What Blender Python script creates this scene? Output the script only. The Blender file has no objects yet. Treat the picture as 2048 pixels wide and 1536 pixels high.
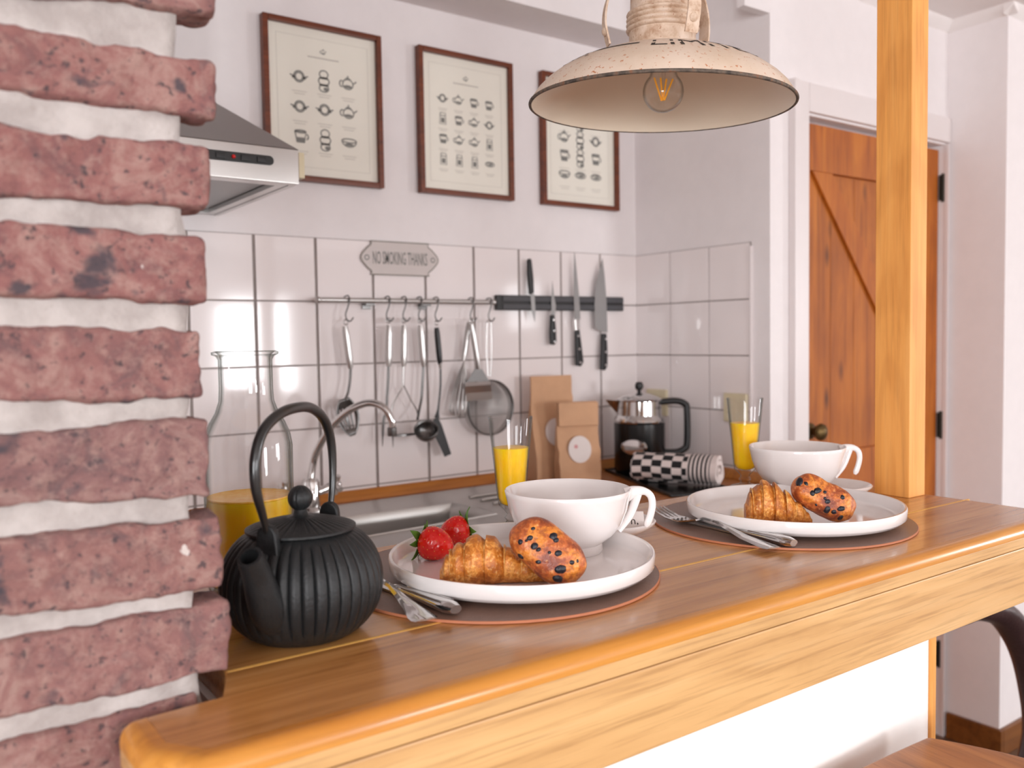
import bpy, bmesh, math, random
from mathutils import Vector, Matrix, noise
from mathutils.bvhtree import BVHTree
random.seed(7)
sc = bpy.context.scene
COL = sc.collection
pi = math.pi

# ------------------------------------------------------------------ camera
F_PX = 1761.4
YAW, PIT, ROL = math.radians(35.643), math.radians(-2.927), math.radians(-0.912)
ZC = 1.34                                   # camera height above the floor
_f = Vector((math.sin(YAW)*math.cos(PIT), math.cos(YAW)*math.cos(PIT), math.sin(PIT)))
_r0 = Vector((math.cos(YAW), -math.sin(YAW), 0)); _u0 = _r0.cross(_f)
RT = _r0*math.cos(ROL) + _u0*math.sin(ROL)
UP = _u0*math.cos(ROL) - _r0*math.sin(ROL)
FW = _f
CAM = Vector((0, 0, ZC))
cd = bpy.data.cameras.new('camera'); cam = bpy.data.objects.new('camera', cd); COL.objects.link(cam)
cam.matrix_world = Matrix(((RT.x, UP.x, -FW.x, 0), (RT.y, UP.y, -FW.y, 0), (RT.z, UP.z, -FW.z, ZC), (0, 0, 0, 1)))
cd.sensor_width = 36; cd.lens = 36*F_PX/2048; cd.clip_start = 0.02
cd.dof.use_dof = True; cd.dof.focus_distance = 0.98; cd.dof.aperture_fstop = 6.0
sc.camera = cam

# ------------------------------------------------------------------ world and light
w = bpy.data.worlds.new('sky'); sc.world = w; w.use_nodes = True
bg = w.node_tree.nodes['Background']; bg.inputs[0].default_value = (0.80, 0.90, 1.0, 1); bg.inputs[1].default_value = 2.0

def area(name, loc, target, sx, sy, power, color=(1, 1, 1)):
    l = bpy.data.lights.new(name, 'AREA'); l.shape = 'RECTANGLE'; l.size = sx; l.size_y = sy; l.energy = power; l.color = color
    o = bpy.data.objects.new(name, l); COL.objects.link(o); o.location = loc
    o.rotation_euler = (Vector(target) - Vector(loc)).to_track_quat('-Z', 'Y').to_euler()
    return o
# daylight standing in the window openings of the room; the left one is added
DAY = (0.965, 0.98, 1.0)
area('daylight_side_window', (6.45, -2.15, 1.50), (0, -2.15, 1.50), 1.0, 1.0, 76, DAY)
area('daylight_corner_window', (6.45, -4.80, 1.72), (0, -4.80, 1.72), 0.60, 0.55, 9, DAY)
area('daylight_front_window', (3.27, -5.15, 1.30), (3.27, 0, 1.30), 0.85, 1.05, 105, DAY)
area('daylight_front_window_near', (0.3, -5.15, 1.35), (0.3, 0, 1.35), 1.5, 1.2, 105, DAY)
area('added_left_fill', (-2.05, -1.8, 1.40), (0, -1.8, 1.40), 1.4, 1.2, 120, DAY)  # added fill to brighten left-facing sides, no window known there

vs = sc.view_settings
vs.view_transform = 'Standard'; vs.look = 'None'; vs.exposure = -0.26; vs.gamma = 1.0; vs.use_curve_mapping = False
sc.cycles.use_denoising = True
sc.cycles.max_bounces = 14; sc.cycles.transmission_bounces = 14; sc.cycles.diffuse_bounces = 6; sc.cycles.glossy_bounces = 6
sc.cycles.transparent_max_bounces = 8

# ------------------------------------------------------------------ pixel -> direction helpers (2048 x 1536 frame)
def ray(x, y): return FW + RT*((x-1024)/F_PX) - UP*((y-768)/F_PX)
def at_z(x, y, z): d = ray(x, y); return CAM + d*((z-ZC)/d.z)
def at_y(x, y, Y): d = ray(x, y); return CAM + d*(Y/d.y)
def at_x(x, y, X): d = ray(x, y); return CAM + d*(X/d.x)
def at_d(x, y, D): return CAM + ray(x, y)*D

# main planes
BAR = 1.10                # bar top
WORK = ZC - 0.397         # worktop
YB = 2.0207               # back wall
XR = 1.9324               # tiled return wall
YD = 1.510                # wall with the door
CEIL = 2.325

# ------------------------------------------------------------------ geometry helpers: all give (verts, faces)
def box(x0, x1, y0, y1, z0, z1):
    v = [(x0,y0,z0),(x1,y0,z0),(x1,y1,z0),(x0,y1,z0),(x0,y0,z1),(x1,y0,z1),(x1,y1,z1),(x0,y1,z1)]
    return v, [(0,3,2,1),(4,5,6,7),(0,1,5,4),(1,2,6,5),(2,3,7,6),(3,0,4,7)]
def join(*parts):
    V, F = [], []
    for v, f in parts:
        n = len(V); V += [tuple(p) for p in v]; F += [tuple(i+n for i in q) for q in f]
    return V, F
def lathe(prof, seg=48, fn=None, close=False):
    """profile of (r, z); r == 0 collapses to a pole"""
    V, F, rings = [], [], []
    for r, z in prof:
        if r <= 1e-7:
            rings.append([len(V)]); V.append((0, 0, z))
        else:
            ids = []
            for k in range(seg):
                a = 2*pi*k/seg
                rr, zz = fn(r, z, a) if fn else (r, z)
                ids.append(len(V)); V.append((rr*math.cos(a), rr*math.sin(a), zz))
            rings.append(ids)
    pairs = list(zip(rings, rings[1:]))
    if close: pairs.append((rings[-1], rings[0]))
    for A, B in pairs:
        if len(A) == 1 and len(B) == 1: continue
        for k in range(seg):
            j = (k+1) % seg
            if len(A) == 1: F.append((A[0], B[j], B[k]))
            elif len(B) == 1: F.append((A[k], A[j], B[0]))
            else: F.append((A[k], A[j], B[j], B[k]))
    return V, F
def tube(pts, rad, seg=10, caps=True, flat=1.0, ref=None, closed=False):
    pts = [Vector(p) for p in pts]; n = len(pts)
    if not hasattr(rad, '__len__'): rad = [rad]*n
    V, F = [], []
    t = []
    for i in range(n):
        if closed: d = pts[(i+1) % n] - pts[(i-1) % n]
        else: d = pts[min(i+1, n-1)] - pts[max(i-1, 0)]
        t.append(d.normalized())
    up = Vector(ref) if ref else (Vector((0, 0, 1)) if abs(t[0].z) < 0.9 else Vector((1, 0, 0)))
    nrm = (up - t[0]*up.dot(t[0])).normalized()
    for i in range(n):
        nrm = (nrm - t[i]*nrm.dot(t[i]))
        nrm = nrm.normalized() if nrm.length > 1e-6 else t[i].orthogonal().normalized()
        b = t[i].cross(nrm)
        for k in range(seg):
            a = 2*pi*k/seg
            V.append(tuple(pts[i] + nrm*(rad[i]*math.cos(a)*flat) + b*(rad[i]*math.sin(a))))
    m = n if closed else n-1
    for i in range(m):
        i2 = (i+1) % n
        for k in range(seg):
            j = (k+1) % seg
            F.append((i*seg+k, i*seg+j, i2*seg+j, i2*seg+k))
    if caps and not closed:
        F.append(tuple(range(seg-1, -1, -1))); F.append(tuple((n-1)*seg+k for k in range(seg)))
    return V, F
def spline(pts, n=8):
    P = [Vector(p) for p in pts]; out = []
    for i in range(len(P)-1):
        p0, p1, p2, p3 = P[max(i-1, 0)], P[i], P[i+1], P[min(i+2, len(P)-1)]
        for k in range(n):
            s = k/n
            out.append(0.5*((2*p1) + (p2-p0)*s + (2*p0-5*p1+4*p2-p3)*s*s + (3*p1-p0-3*p2+p3)*s**3))
    out.append(P[-1]); return out
def lerp(a, b, s): return a + (b-a)*s
def prism(poly, h0, h1, ax=2):
    """2D polygon extruded along axis ax (other two axes in order)"""
    n = len(poly); V = []
    for h in (h0, h1):
        for a, b in poly:
            V.append({0: (h, a, b), 1: (a, h, b), 2: (a, b, h)}[ax])
    F = [tuple(range(n-1, -1, -1)), tuple(range(n, 2*n))]
    for i in range(n): j = (i+1) % n; F.append((i, j, n+j, n+i))
    return V, F
def plate_poly(poly, o, ex, ey, ez, th):
    """polygon in the plane o + a*ex + b*ey, thickened along ez"""
    n = len(poly); V = []
    for h in (0, th):
        for a, b in poly: V.append(tuple(o + ex*a + ey*b + ez*h))
    F = [tuple(range(n-1, -1, -1)), tuple(range(n, 2*n))]
    for i in range(n): j = (i+1) % n; F.append((i, j, n+j, n+i))
    return V, F
def ball(c, r, seg=16, rings=10, sc3=(1, 1, 1)):
    v, f = lathe([(0, -1)] + [(math.sin(pi*k/rings), -math.cos(pi*k/rings)) for k in range(1, rings)] + [(0, 1)], seg)
    return [(c[0]+x*r*sc3[0], c[1]+y*r*sc3[1], c[2]+z*r*sc3[2]) for x, y, z in v], f
def xf(vf, M):
    return [tuple(M @ Vector(p)) for p in vf[0]], vf[1]
def arc(cx, cy, r, a0, a1, n):
    return [(cx+r*math.cos(math.radians(lerp(a0, a1, k/n))), cy+r*math.sin(math.radians(lerp(a0, a1, k/n)))) for k in range(n+1)]
def rrect(x0, x1, y0, y1, r, n=6):
    return arc(x1-r, y1-r, r, 0, 90, n)+arc(x0+r, y1-r, r, 90, 180, n)+arc(x0+r, y0+r, r, 180, 270, n)+arc(x1-r, y0+r, r, 270, 360, n)
def frame_from(z, x=None):
    z = Vector(z).normalized()
    x = Vector(x) if x else (Vector((1, 0, 0)) if abs(z.x) < 0.8 else Vector((0, 1, 0)))
    x = (x - z*x.dot(z)).normalized(); y = z.cross(x)
    return Matrix(((x.x, y.x, z.x, 0), (x.y, y.y, z.y, 0), (x.z, y.z, z.z, 0), (0, 0, 0, 1)))

# ------------------------------------------------------------------ object helpers
def obj(name, vf, m, parent=None, smooth=35, bevel=0, bseg=2, base=None, fixn=True):
    me = bpy.data.meshes.new(name)
    if base is not None: vf = ([(p[0]-base[0], p[1]-base[1], p[2]-base[2]) for p in vf[0]], vf[1])
    me.from_pydata([tuple(p) for p in vf[0]], [], vf[1])
    if bevel or fixn:
        bm = bmesh.new(); bm.from_mesh(me)
        bmesh.ops.remove_doubles(bm, verts=bm.verts, dist=1e-6)
        if fixn: bmesh.ops.recalc_face_normals(bm, faces=bm.faces)
        if bevel:
            ed = [e for e in bm.edges if len(e.link_faces) == 2 and e.calc_face_angle(0) > 0.6]
            bmesh.ops.bevel(bm, geom=ed, offset=bevel, segments=bseg, profile=0.5, affect='EDGES', clamp_overlap=True)
        bm.to_mesh(me); bm.free()
    if m: me.materials.append(m)
    if smooth:
        for p in me.polygons: p.use_smooth = True
        if smooth < 180: me.set_sharp_from_angle(angle=math.radians(smooth))
    o = bpy.data.objects.new(name, me); COL.objects.link(o)
    if bevel and smooth: o.modifiers.new('normals', 'WEIGHTED_NORMAL').keep_sharp = True
    if parent: o.parent = parent
    return o
def place(o, loc=None, rz=0):
    if loc is not None: o.location = loc
    o.rotation_euler = (0, 0, rz); return o
def tag(o, label, cat, group=None):
    o['label'] = label; o['category'] = cat
    if group: o['group'] = group
    return o
def thing(name, label, cat, loc=(0, 0, 0), rz=0, group=None):
    o = bpy.data.objects.new(name, None); COL.objects.link(o); o.empty_display_size = 0.05
    o.location = loc; o.rotation_euler = (0, 0, rz)
    return tag(o, label, cat, group)
def struct(name, vf, m, parent=None, **k):
    o = obj(name, vf, m, parent, **k)
    if not parent: o['kind'] = 'structure'
    return o
def link_copy(o, parent=None, loc=None):
    c = o.copy(); COL.objects.link(c); c.parent = parent
    if loc is not None: c.location = loc
    return c
def copy_tree(o, parent=None):
    c = link_copy(o, parent)
    for ch in list(o.children): copy_tree(ch, c)
    return c
def text_vf(s, size=1.0, cx=True, bold=0.0):
    cu = bpy.data.curves.new('t', 'FONT'); cu.body = s; cu.size = size
    if cx: cu.align_x = 'CENTER'
    cu.resolution_u = 2; cu.offset = bold*size
    o = bpy.data.objects.new('t', cu); COL.objects.link(o)
    bpy.context.view_layer.update()
    me = bpy.data.meshes.new_from_object(o.evaluated_get(bpy.context.evaluated_depsgraph_get()))
    v = [tuple(p.co) for p in me.vertices]; f = [tuple(p.vertices) for p in me.polygons]
    bpy.data.objects.remove(o); bpy.data.meshes.remove(me); bpy.data.curves.remove(cu)
    return v, f

# ------------------------------------------------------------------ materials
def S(r, g, b):
    return tuple(((c/255)/12.92 if c/255 <= 0.04045 else ((c/255+0.055)/1.055)**2.4) for c in (r, g, b)) + (1,)
class NT:
    def __init__(s, name):
        s.m = bpy.data.materials.new(name); s.m.use_nodes = True; s.t = s.m.node_tree; s.p = s.t.nodes['Principled BSDF']
    def n(s, kind, **k):
        nd = s.t.nodes.new(kind)
        for a, b in k.items():
            if a.startswith('i_'):
                key = a[2:]; key = int(key) if key.isdigit() else key.replace('_', ' ')
                nd.inputs[key].default_value = b
            else: setattr(nd, a, b)
        return nd
    def l(s, a, b): s.t.links.new(a, b)
    def coord(s, scale=(1, 1, 1), rot=(0, 0, 0), kind='Object'):
        tc = s.n('ShaderNodeTexCoord'); mp = s.n('ShaderNodeMapping')
        mp.inputs['Scale'].default_value = scale; mp.inputs['Rotation'].default_value = rot
        s.l(tc.outputs[kind], mp.inputs[0]); return mp.outputs[0]
    def noise(s, co, scale, detail=4, rough=0.55, dist=0):
        nd = s.n('ShaderNodeTexNoise'); nd.inputs['Scale'].default_value = scale; nd.inputs['Detail'].default_value = detail
        nd.inputs['Roughness'].default_value = rough; nd.inputs['Distortion'].default_value = dist
        s.l(co, nd.inputs['Vector']); return nd.outputs['Fac']
    def ramp(s, fac, stops):
        nd = s.n('ShaderNodeValToRGB'); r = nd.color_ramp
        while len(r.elements) < len(stops): r.elements.new(0.5)
        for e, (p, c) in zip(r.elements, stops): e.position = p; e.color = c
        s.l(fac, nd.inputs[0]); return nd.outputs[0]
    def mix(s, fac, a, b, mode='MIX'):
        nd = s.n('ShaderNodeMix'); nd.data_type = 'RGBA'; nd.blend_type = mode
        for v, i in ((fac, 0), (a, 6), (b, 7)):
            if hasattr(v, 'links'): s.l(v, nd.inputs[i])
            else: nd.inputs[i].default_value = v
        return nd.outputs[2]
    def math(s, op, a, b=0.5):
        nd = s.n('ShaderNodeMath', operation=op)
        for v, i in ((a, 0), (b, 1)):
            if hasattr(v, 'links'): s.l(v, nd.inputs[i])
            else: nd.inputs[i].default_value = v
        return nd.outputs[0]
    def bump(s, h, strength=0.3, dist=0.002, prev=None):
        nd = s.n('ShaderNodeBump'); nd.inputs['Strength'].default_value = strength; nd.inputs['Distance'].default_value = dist
        s.l(h, nd.inputs['Height'])
        if prev is not None: s.l(prev, nd.inputs['Normal'])
        s.l(nd.outputs[0], s.p.inputs['Normal']); return nd.outputs[0]
    def set(s, **k):
        for a, b in k.items():
            key = a.replace('_', ' ')
            if hasattr(b, 'links'): s.l(b, s.p.inputs[key])
            else: s.p.inputs[key].default_value = b
        return s
def plain(name, col, rough=0.5, metal=0.0, bump=0, bscale=60, var=0.06, coat=0, ior=1.5, **k):
    t = NT(name); co = t.coord()
    n1 = t.noise(co, bscale*0.25, 3)
    dark = tuple(c*(1-var) for c in col[:3])+(1,); lite = tuple(min(1, c*(1+var)) for c in col[:3])+(1,)
    t.set(Base_Color=t.ramp(n1, [(0.3, dark), (0.7, lite)]), Roughness=rough, Metallic=metal, IOR=ior, **k)
    if coat: t.set(Coat_Weight=coat, Coat_Roughness=0.08)
    if bump: t.bump(t.noise(co, bscale, 5), bump, 0.002)
    return t.m
def wood(name, cols, axis=0, grain=1.0, rough=0.35, coat=0.0, knots=0, bump=0.08, fine=0.75):
    t = NT(name)
    sc3 = [9*grain]*3; sc3[axis] = 0.9*grain
    co = t.coord(tuple(sc3))
    n1 = t.noise(co, 2.2, 8, 0.62, 0.9)
    sf = [110*grain]*3; sf[axis] = 3.5*grain
    n2 = t.noise(t.coord(tuple(sf)), 1.6, 4, 0.6)
    c = t.ramp(n1, [(0.25, cols[0]), (0.5, cols[1]), (0.75, cols[2])])
    fine_c = t.ramp(n2, [(0.32, (0.62, 0.56, 0.5, 1)), (0.5, (1, 1, 1, 1))])
    c = t.mix(fine, c, fine_c, 'MULTIPLY')
    sw = [5*grain]*3; sw[axis] = 0.7*grain
    wv = t.n('ShaderNodeTexWave', wave_type='RINGS'); wv.inputs['Scale'].default_value = 2.4; wv.inputs['Distortion'].default_value = 9; wv.inputs['Detail'].default_value = 3
    wv.inputs['Detail Scale'].default_value = 0.8
    t.l(t.coord(tuple(sw)), wv.inputs['Vector'])
    c = t.mix(0.35, c, t.ramp(wv.outputs['Fac'], [(0.15, (0.78, 0.7, 0.62, 1)), (0.6, (1, 1, 1, 1))]), 'MULTIPLY')
    if knots:
        sk = [7]*3; sk[axis] = 2.6
        vo = t.n('ShaderNodeTexVoronoi'); vo.inputs['Scale'].default_value = knots
        t.l(t.coord(tuple(sk)), vo.inputs['Vector'])
        c = t.mix(t.ramp(vo.outputs['Distance'], [(0.04, (1, 1, 1, 1)), (0.17, (0, 0, 0, 1))]), c, tuple(x*0.4 for x in cols[0][:3])+(1,))
    t.set(Base_Color=c, Roughness=rough)
    if coat: t.set(Coat_Weight=coat, Coat_Roughness=0.12)
    t.bump(n2, bump, 0.001)
    return t.m

M = {}
M['wall'] = plain('white_plaster', S(234, 228, 228), 0.85, bump=0.12, bscale=90, var=0.015)
M['ceil'] = plain('white_ceiling', S(238, 232, 230), 0.9, var=0.01)
M['trim'] = plain('white_gloss_paint', S(228, 220, 219), 0.4, var=0.01)
M['halfwall'] = plain('white_wall_paint', S(244, 242, 240), 0.8, bump=0.08, bscale=120, var=0.01)
M['tile'] = plain('glazed_white_tile', S(236, 228, 227), 0.07, var=0.012, bscale=8)
M['grout'] = plain('grey_grout', S(150, 140, 136), 0.9, bump=0.2, bscale=200)
M['bar_top'] = wood('oak_bar_top', (S(166, 108, 52), S(202, 144, 82), S(216, 162, 100)), 0, 1.0, 0.26, 0.3, knots=0)
M['bar_front'] = wood('oak_fascia', (S(196, 152, 98), S(214, 170, 114), S(222, 184, 132)), 0, 1.3, 0.4, 0.1, bump=0.05, fine=0.6)
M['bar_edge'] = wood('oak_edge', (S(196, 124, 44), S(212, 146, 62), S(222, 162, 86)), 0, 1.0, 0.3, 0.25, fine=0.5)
M['filler'] = plain('pale_filler', S(242, 188, 96), 0.6)
M['post'] = wood('pine_post', (S(220, 146, 68), S(234, 164, 84), S(240, 178, 104)), 2, 1.2, 0.55, 0.0, fine=0.35)
M['door'] = wood('pine_door', (S(150, 76, 12), S(180, 98, 20), S(198, 118, 34)), 2, 0.8, 0.6, 0.0, knots=0)
M['door_panel'] = wood('knotty_pine_panel', (S(142, 72, 14), S(176, 98, 22), S(198, 118, 36)), 2, 0.7, 0.6, 0.0, knots=1.6)
M['worktop'] = wood('oiled_worktop', (S(140, 78, 26), S(172, 104, 44), S(190, 124, 60)), 0, 1.0, 0.4)
M['moulding'] = wood('worktop_moulding', (S(158, 92, 30), S(186, 116, 44), S(200, 134, 60)), 0, 0.8, 0.35)
M['floor'] = wood('dark_floor', (S(92, 68, 52), S(116, 90, 70), S(132, 106, 86)), 0, 0.6, 0.4)
M['skirting'] = wood('brown_skirting', (S(96, 54, 18), S(124, 74, 30), S(140, 88, 40)), 0, 0.8, 0.4)
M['stool'] = wood('stool_seat_wood', (S(150, 92, 46), S(178, 114, 60), S(196, 136, 80)), 1, 1.1, 0.35, 0.2)
M['frame'] = wood('mahogany_frame', (S(84, 36, 16), S(112, 52, 24), S(130, 64, 32)), 0, 1.2, 0.35)
M['steel'] = plain('brushed_steel', S(196, 194, 192), 0.28, 1.0, bscale=30, var=0.04)
M['sinksteel'] = plain('sink_steel', S(188, 186, 183), 0.32, 1.0, bscale=12, var=0.05)
M['blade'] = plain('knife_steel', S(158, 157, 156), 0.42, 1.0, bscale=30, var=0.03)
M['chrome'] = plain('chrome', S(214, 213, 212), 0.08, 1.0, var=0.02)
M['hoodsteel'] = plain('hood_steel', S(168, 166, 164), 0.35, 1.0, bscale=20, var=0.03)
M['darksteel'] = plain('dark_steel', S(120, 119, 118), 0.3, 1.0, var=0.04)
M['black'] = plain('black_plastic', S(26, 26, 27), 0.35, var=0.1)
M['blacktray'] = plain('black_lacquer', S(16, 16, 16), 0.25, var=0.1)
M['iron'] = plain('cast_iron', S(28, 29, 30), 0.44, 0.0, bump=0.25, bscale=420, var=0.12, ior=1.5, Specular_IOR_Level=0.38)
M['ironhandle'] = plain('black_steel', S(24, 24, 24), 0.28, 0.0, var=0.1, coat=0.4)
M['porcelain'] = plain('white_porcelain', S(232, 226, 224), 0.1, var=0.01, coat=0.5)
M['mat'] = plain('brown_leather_mat', S(128, 98, 84), 0.36, bump=0.25, bscale=500, var=0.06)
M['matedge'] = plain('tan_leather_edge', S(190, 120, 86), 0.55)
M['paper'] = plain('cream_paper', S(242, 238, 226), 0.6, var=0.01)
M['ink'] = plain('print_ink', S(124, 124, 120), 0.8)
M['inkfaint'] = plain('faint_ink', S(186, 180, 172), 0.8)
M['kraft'] = plain('kraft_paper', S(204, 160, 124), 0.75, bump=0.3, bscale=50, var=0.07)
M['kraftside'] = plain('kraft_paper_gusset', S(150, 108, 76), 0.75, bump=0.3, bscale=50, var=0.07)
M['label'] = plain('label_paper', S(228, 218, 214), 0.6, var=0.01)
M['pink'] = plain('pink_print', S(214, 150, 150), 0.6)
M['cream_plastic'] = plain('cream_plastic', S(216, 204, 172), 0.4)
M['sign'] = plain('enamel_sign', S(198, 188, 184), 0.35, var=0.02)
M['signedge'] = plain('sign_edge', S(128, 122, 112), 0.5)
M['leather'] = plain('dark_brown_leather', S(62, 44, 44), 0.32, bump=0.5, bscale=140, var=0.15)
M['legwood'] = plain('dark_leg_wood', S(48, 32, 26), 0.4)
M['red'] = plain('red_led', S(214, 30, 30), 0.3)
M['cablegrey'] = plain('lamp_cord', S(60, 56, 52), 0.6)
M['brass'] = plain('aged_brass', S(96, 76, 44), 0.4, 0.8)
M['filament'] = plain('led_filament', S(236, 162, 40), 0.5, Emission_Color=S(236, 162, 40), Emission_Strength=0.35)
M['leaf'] = plain('strawberry_leaf', S(84, 130, 42), 0.5, var=0.35, bscale=300)
M['seed'] = plain('strawberry_seed', S(226, 160, 70), 0.4)
M['berryblue'] = plain('baked_blueberry', S(26, 26, 36), 0.3, bump=0.4, bscale=500, var=0.3)
M['hinge'] = plain('dark_hinge', S(54, 48, 40), 0.5, 0.6)

def thin_glass(name, edge, ior=1.45, mid=(1, 1, 1, 1)):
    """thin clear wall: passes light straight through, mirrors by Fresnel, a little greener where seen edge-on"""
    t = NT(name); t.t.nodes.remove(t.p); out = t.t.nodes['Material Output']
    lw = t.n('ShaderNodeLayerWeight'); lw.inputs['Blend'].default_value = 0.5
    tr = t.n('ShaderNodeBsdfTransparent'); t.l(t.ramp(lw.outputs['Facing'], [(0.45, mid), (0.95, edge)]), tr.inputs[0])
    gl = t.n('ShaderNodeBsdfGlossy'); gl.inputs['Roughness'].default_value = 0.02
    fr = t.math('ADD', 0.035, t.math('MULTIPLY', 0.9, t.math('POWER', lw.outputs['Facing'], 5.0)))
    mx = t.n('ShaderNodeMixShader'); t.l(fr, mx.inputs[0]); t.l(tr.outputs[0], mx.inputs[1]); t.l(gl.outputs[0], mx.inputs[2])
    t.l(mx.outputs[0], out.inputs[0]); return t.m
M['glass'] = thin_glass('clear_glass', (0.40, 0.46, 0.43, 1)); M['bulb'] = thin_glass('bulb_glass', (0.72, 0.73, 0.71, 1)); M['pane'] = thin_glass('picture_pane', (0.9, 0.9, 0.9, 1))
t = NT('orange_juice'); co = t.coord()
t.set(Base_Color=t.ramp(t.noise(co, 60, 4), [(0.3, S(255, 190, 0)), (0.7, S(255, 204, 4))]), Roughness=0.35, Subsurface_Weight=0.6, Subsurface_Scale=0.03)
t.p.inputs['Subsurface Radius'].default_value = (1.0, 0.6, 0.1); M['juice'] = t.m
t = NT('juice_foam'); co = t.coord()
t.set(Base_Color=t.ramp(t.noise(co, 150, 5), [(0.35, S(246, 178, 40)), (0.7, S(252, 206, 100))]), Roughness=0.4); M['foam'] = t.m

# brick and mortar
t = NT('handmade_brick'); co = t.coord(); oi = t.n('ShaderNodeObjectInfo')
ad = t.n('ShaderNodeVectorMath', operation='ADD'); t.l(co, ad.inputs[0])
cb = t.n('ShaderNodeCombineXYZ'); t.l(t.math('MULTIPLY', oi.outputs['Random'], 9.0), cb.inputs[0]); t.l(t.math('MULTIPLY', oi.outputs['Random'], 5.0), cb.inputs[1]); t.l(cb.outputs[0], ad.inputs[1]); co = ad.outputs[0]
n1 = t.noise(co, 30, 9, 0.72, 0.9); n2 = t.noise(co, 95, 8, 0.75); n3 = t.noise(co, 160, 4, 0.6); n4 = t.noise(co, 38, 3, 0.5, 0.3)
c = t.ramp(n1, [(0.34, S(100, 80, 82)), (0.44, S(134, 92, 90)), (0.53, S(156, 108, 102)), (0.64, S(186, 152, 142))])
tint = t.ramp(oi.outputs['Random'], [(0.0, S(122, 102, 104)), (0.35, S(148, 108, 102)), (0.6, S(152, 88, 88)), (1.0, S(148, 114, 110))])
c = t.mix(0.38, c, tint)
c = t.mix(t.ramp(n2, [(0.48, (0, 0, 0, 1)), (0.66, (0.75, 0.75, 0.75, 1))]), c, S(178, 144, 134))
c = t.mix(t.ramp(n3, [(0.33, (0.85, 0.85, 0.85, 1)), (0.42, (0, 0, 0, 1))]), c, S(78, 66, 70))
c = t.mix(t.ramp(n4, [(0.27, (0.9, 0.9, 0.9, 1)), (0.36, (0, 0, 0, 1))]), c, S(74, 68, 76))
c = t.mix(t.ramp(n4, [(0.715, (0, 0, 0, 1)), (0.735, (0.9, 0.9, 0.9, 1))]), c, S(226, 216, 210))
t.set(Base_Color=c, Roughness=0.85)
h = t.math('ADD', t.math('MULTIPLY', n2, 0.7), t.math('MULTIPLY', n3, 0.35)); t.bump(h, 0.9, 0.005); M['brick'] = t.m
t = NT('lime_mortar'); co = t.coord(); n1 = t.noise(co, 40, 6); n2 = t.noise(co, 180, 5)
c = t.ramp(n1, [(0.35, S(162, 153, 149)), (0.62, S(186, 178, 174))]); c = t.mix(t.ramp(n2, [(0.28, (0.6, 0.6, 0.6, 1)), (0.36, (0, 0, 0, 1))]), c, S(160, 150, 144))
t.set(Base_Color=c, Roughness=0.9); t.bump(n2, 0.5, 0.003); M['mortar'] = t.m

# enamel lamp shade with rust flecks
t = NT('chipped_cream_enamel'); co = t.coord(); n1 = t.noise(co, 12, 4); n2 = t.noise(co, 210, 3, 0.5); n3 = t.noise(co, 60, 5, 0.6)
c = t.ramp(n1, [(0.3, S(206, 184, 162)), (0.7, S(222, 204, 188))])
zz = t.n('ShaderNodeSeparateXYZ'); t.l(co, zz.inputs[0])
low = t.ramp(zz.outputs[2], [(0.0, (1, 1, 1, 1)), (0.05, (0.35, 0.35, 0.35, 1)), (0.08, (0.5, 0.5, 0.5, 1))])
fl = t.ramp(n2, [(0.62, (0, 0, 0, 1)), (0.67, (1, 1, 1, 1))]); fl = t.mix(1.0, fl, low, 'MULTIPLY')
c = t.mix(fl, c, S(184, 112, 66))
c = t.mix(t.ramp(n3, [(0.70, (0, 0, 0, 1)), (0.74, (0.8, 0.8, 0.8, 1))]), c, S(150, 112, 84))
t.set(Base_Color=c, Roughness=0.5); t.bump(n2, 0.1, 0.001); M['enamel'] = t.m
t = NT('rusty_rim'); co = t.coord(); n = t.noise(co, 120, 5)
t.set(Base_Color=t.ramp(n, [(0.35, S(62, 54, 48)), (0.55, S(104, 90, 78)), (0.7, S(130, 84, 56))]), Roughness=0.7); t.bump(n, 0.4, 0.002); M['rustrim'] = t.m
t = NT('weathered_neck'); co = t.coord(); n = t.noise(co, 55, 6, 0.65); n2 = t.noise(co, 240, 3)
c = t.ramp(n, [(0.3, S(168, 132, 104)), (0.5, S(206, 182, 160)), (0.75, S(222, 204, 190))]); c = t.mix(t.ramp(n2, [(0.64, (0, 0, 0, 1)), (0.7, (0.8, 0.8, 0.8, 1))]), c, S(150, 96, 62))
t.set(Base_Color=c, Roughness=0.6); t.bump(n2, 0.2, 0.001); M['neck'] = t.m
M['shade_in'] = plain('cream_enamel_inside', S(244, 232, 212), 0.3, var=0.03, bscale=40)
M['stencil'] = plain('stencil_black', S(40, 34, 30), 0.7)

# pastry
def pastry(name, a, b, c3, hi, scale=1.0):
    t = NT(name); co = t.coord(); n1 = t.noise(co, 60*scale, 5, 0.6, 0.6); n2 = t.noise(co, 300*scale, 4, 0.6)
    c = t.ramp(n1, [(0.38, a), (0.5, b), (0.60, c3)]); c = t.mix(t.ramp(n2, [(0.40, (0.6, 0.6, 0.6, 1)), (0.52, (0, 0, 0, 1))]), c, a)
    c = t.mix(t.ramp(n2, [(0.56, (0, 0, 0, 1)), (0.70, (0.7, 0.7, 0.7, 1))]), c, hi)
    t.set(Base_Color=c, Roughness=0.34); t.bump(n2, 0.6, 0.002); return t.m
M['croissant'] = pastry('baked_croissant', S(166, 90, 28), S(210, 128, 48), S(230, 160, 78), S(246, 204, 134))
M['croissant_cut'] = pastry('croissant_layers', S(176, 110, 44), S(214, 154, 78), S(228, 180, 108), S(240, 206, 144))
M['roll'] = pastry('baked_roll', S(128, 58, 34), S(192, 100, 48), S(222, 136, 50), S(236, 172, 110), 0.7)
t = NT('strawberry_flesh'); co = t.coord(); n1 = t.noise(co, 40, 3)
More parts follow.
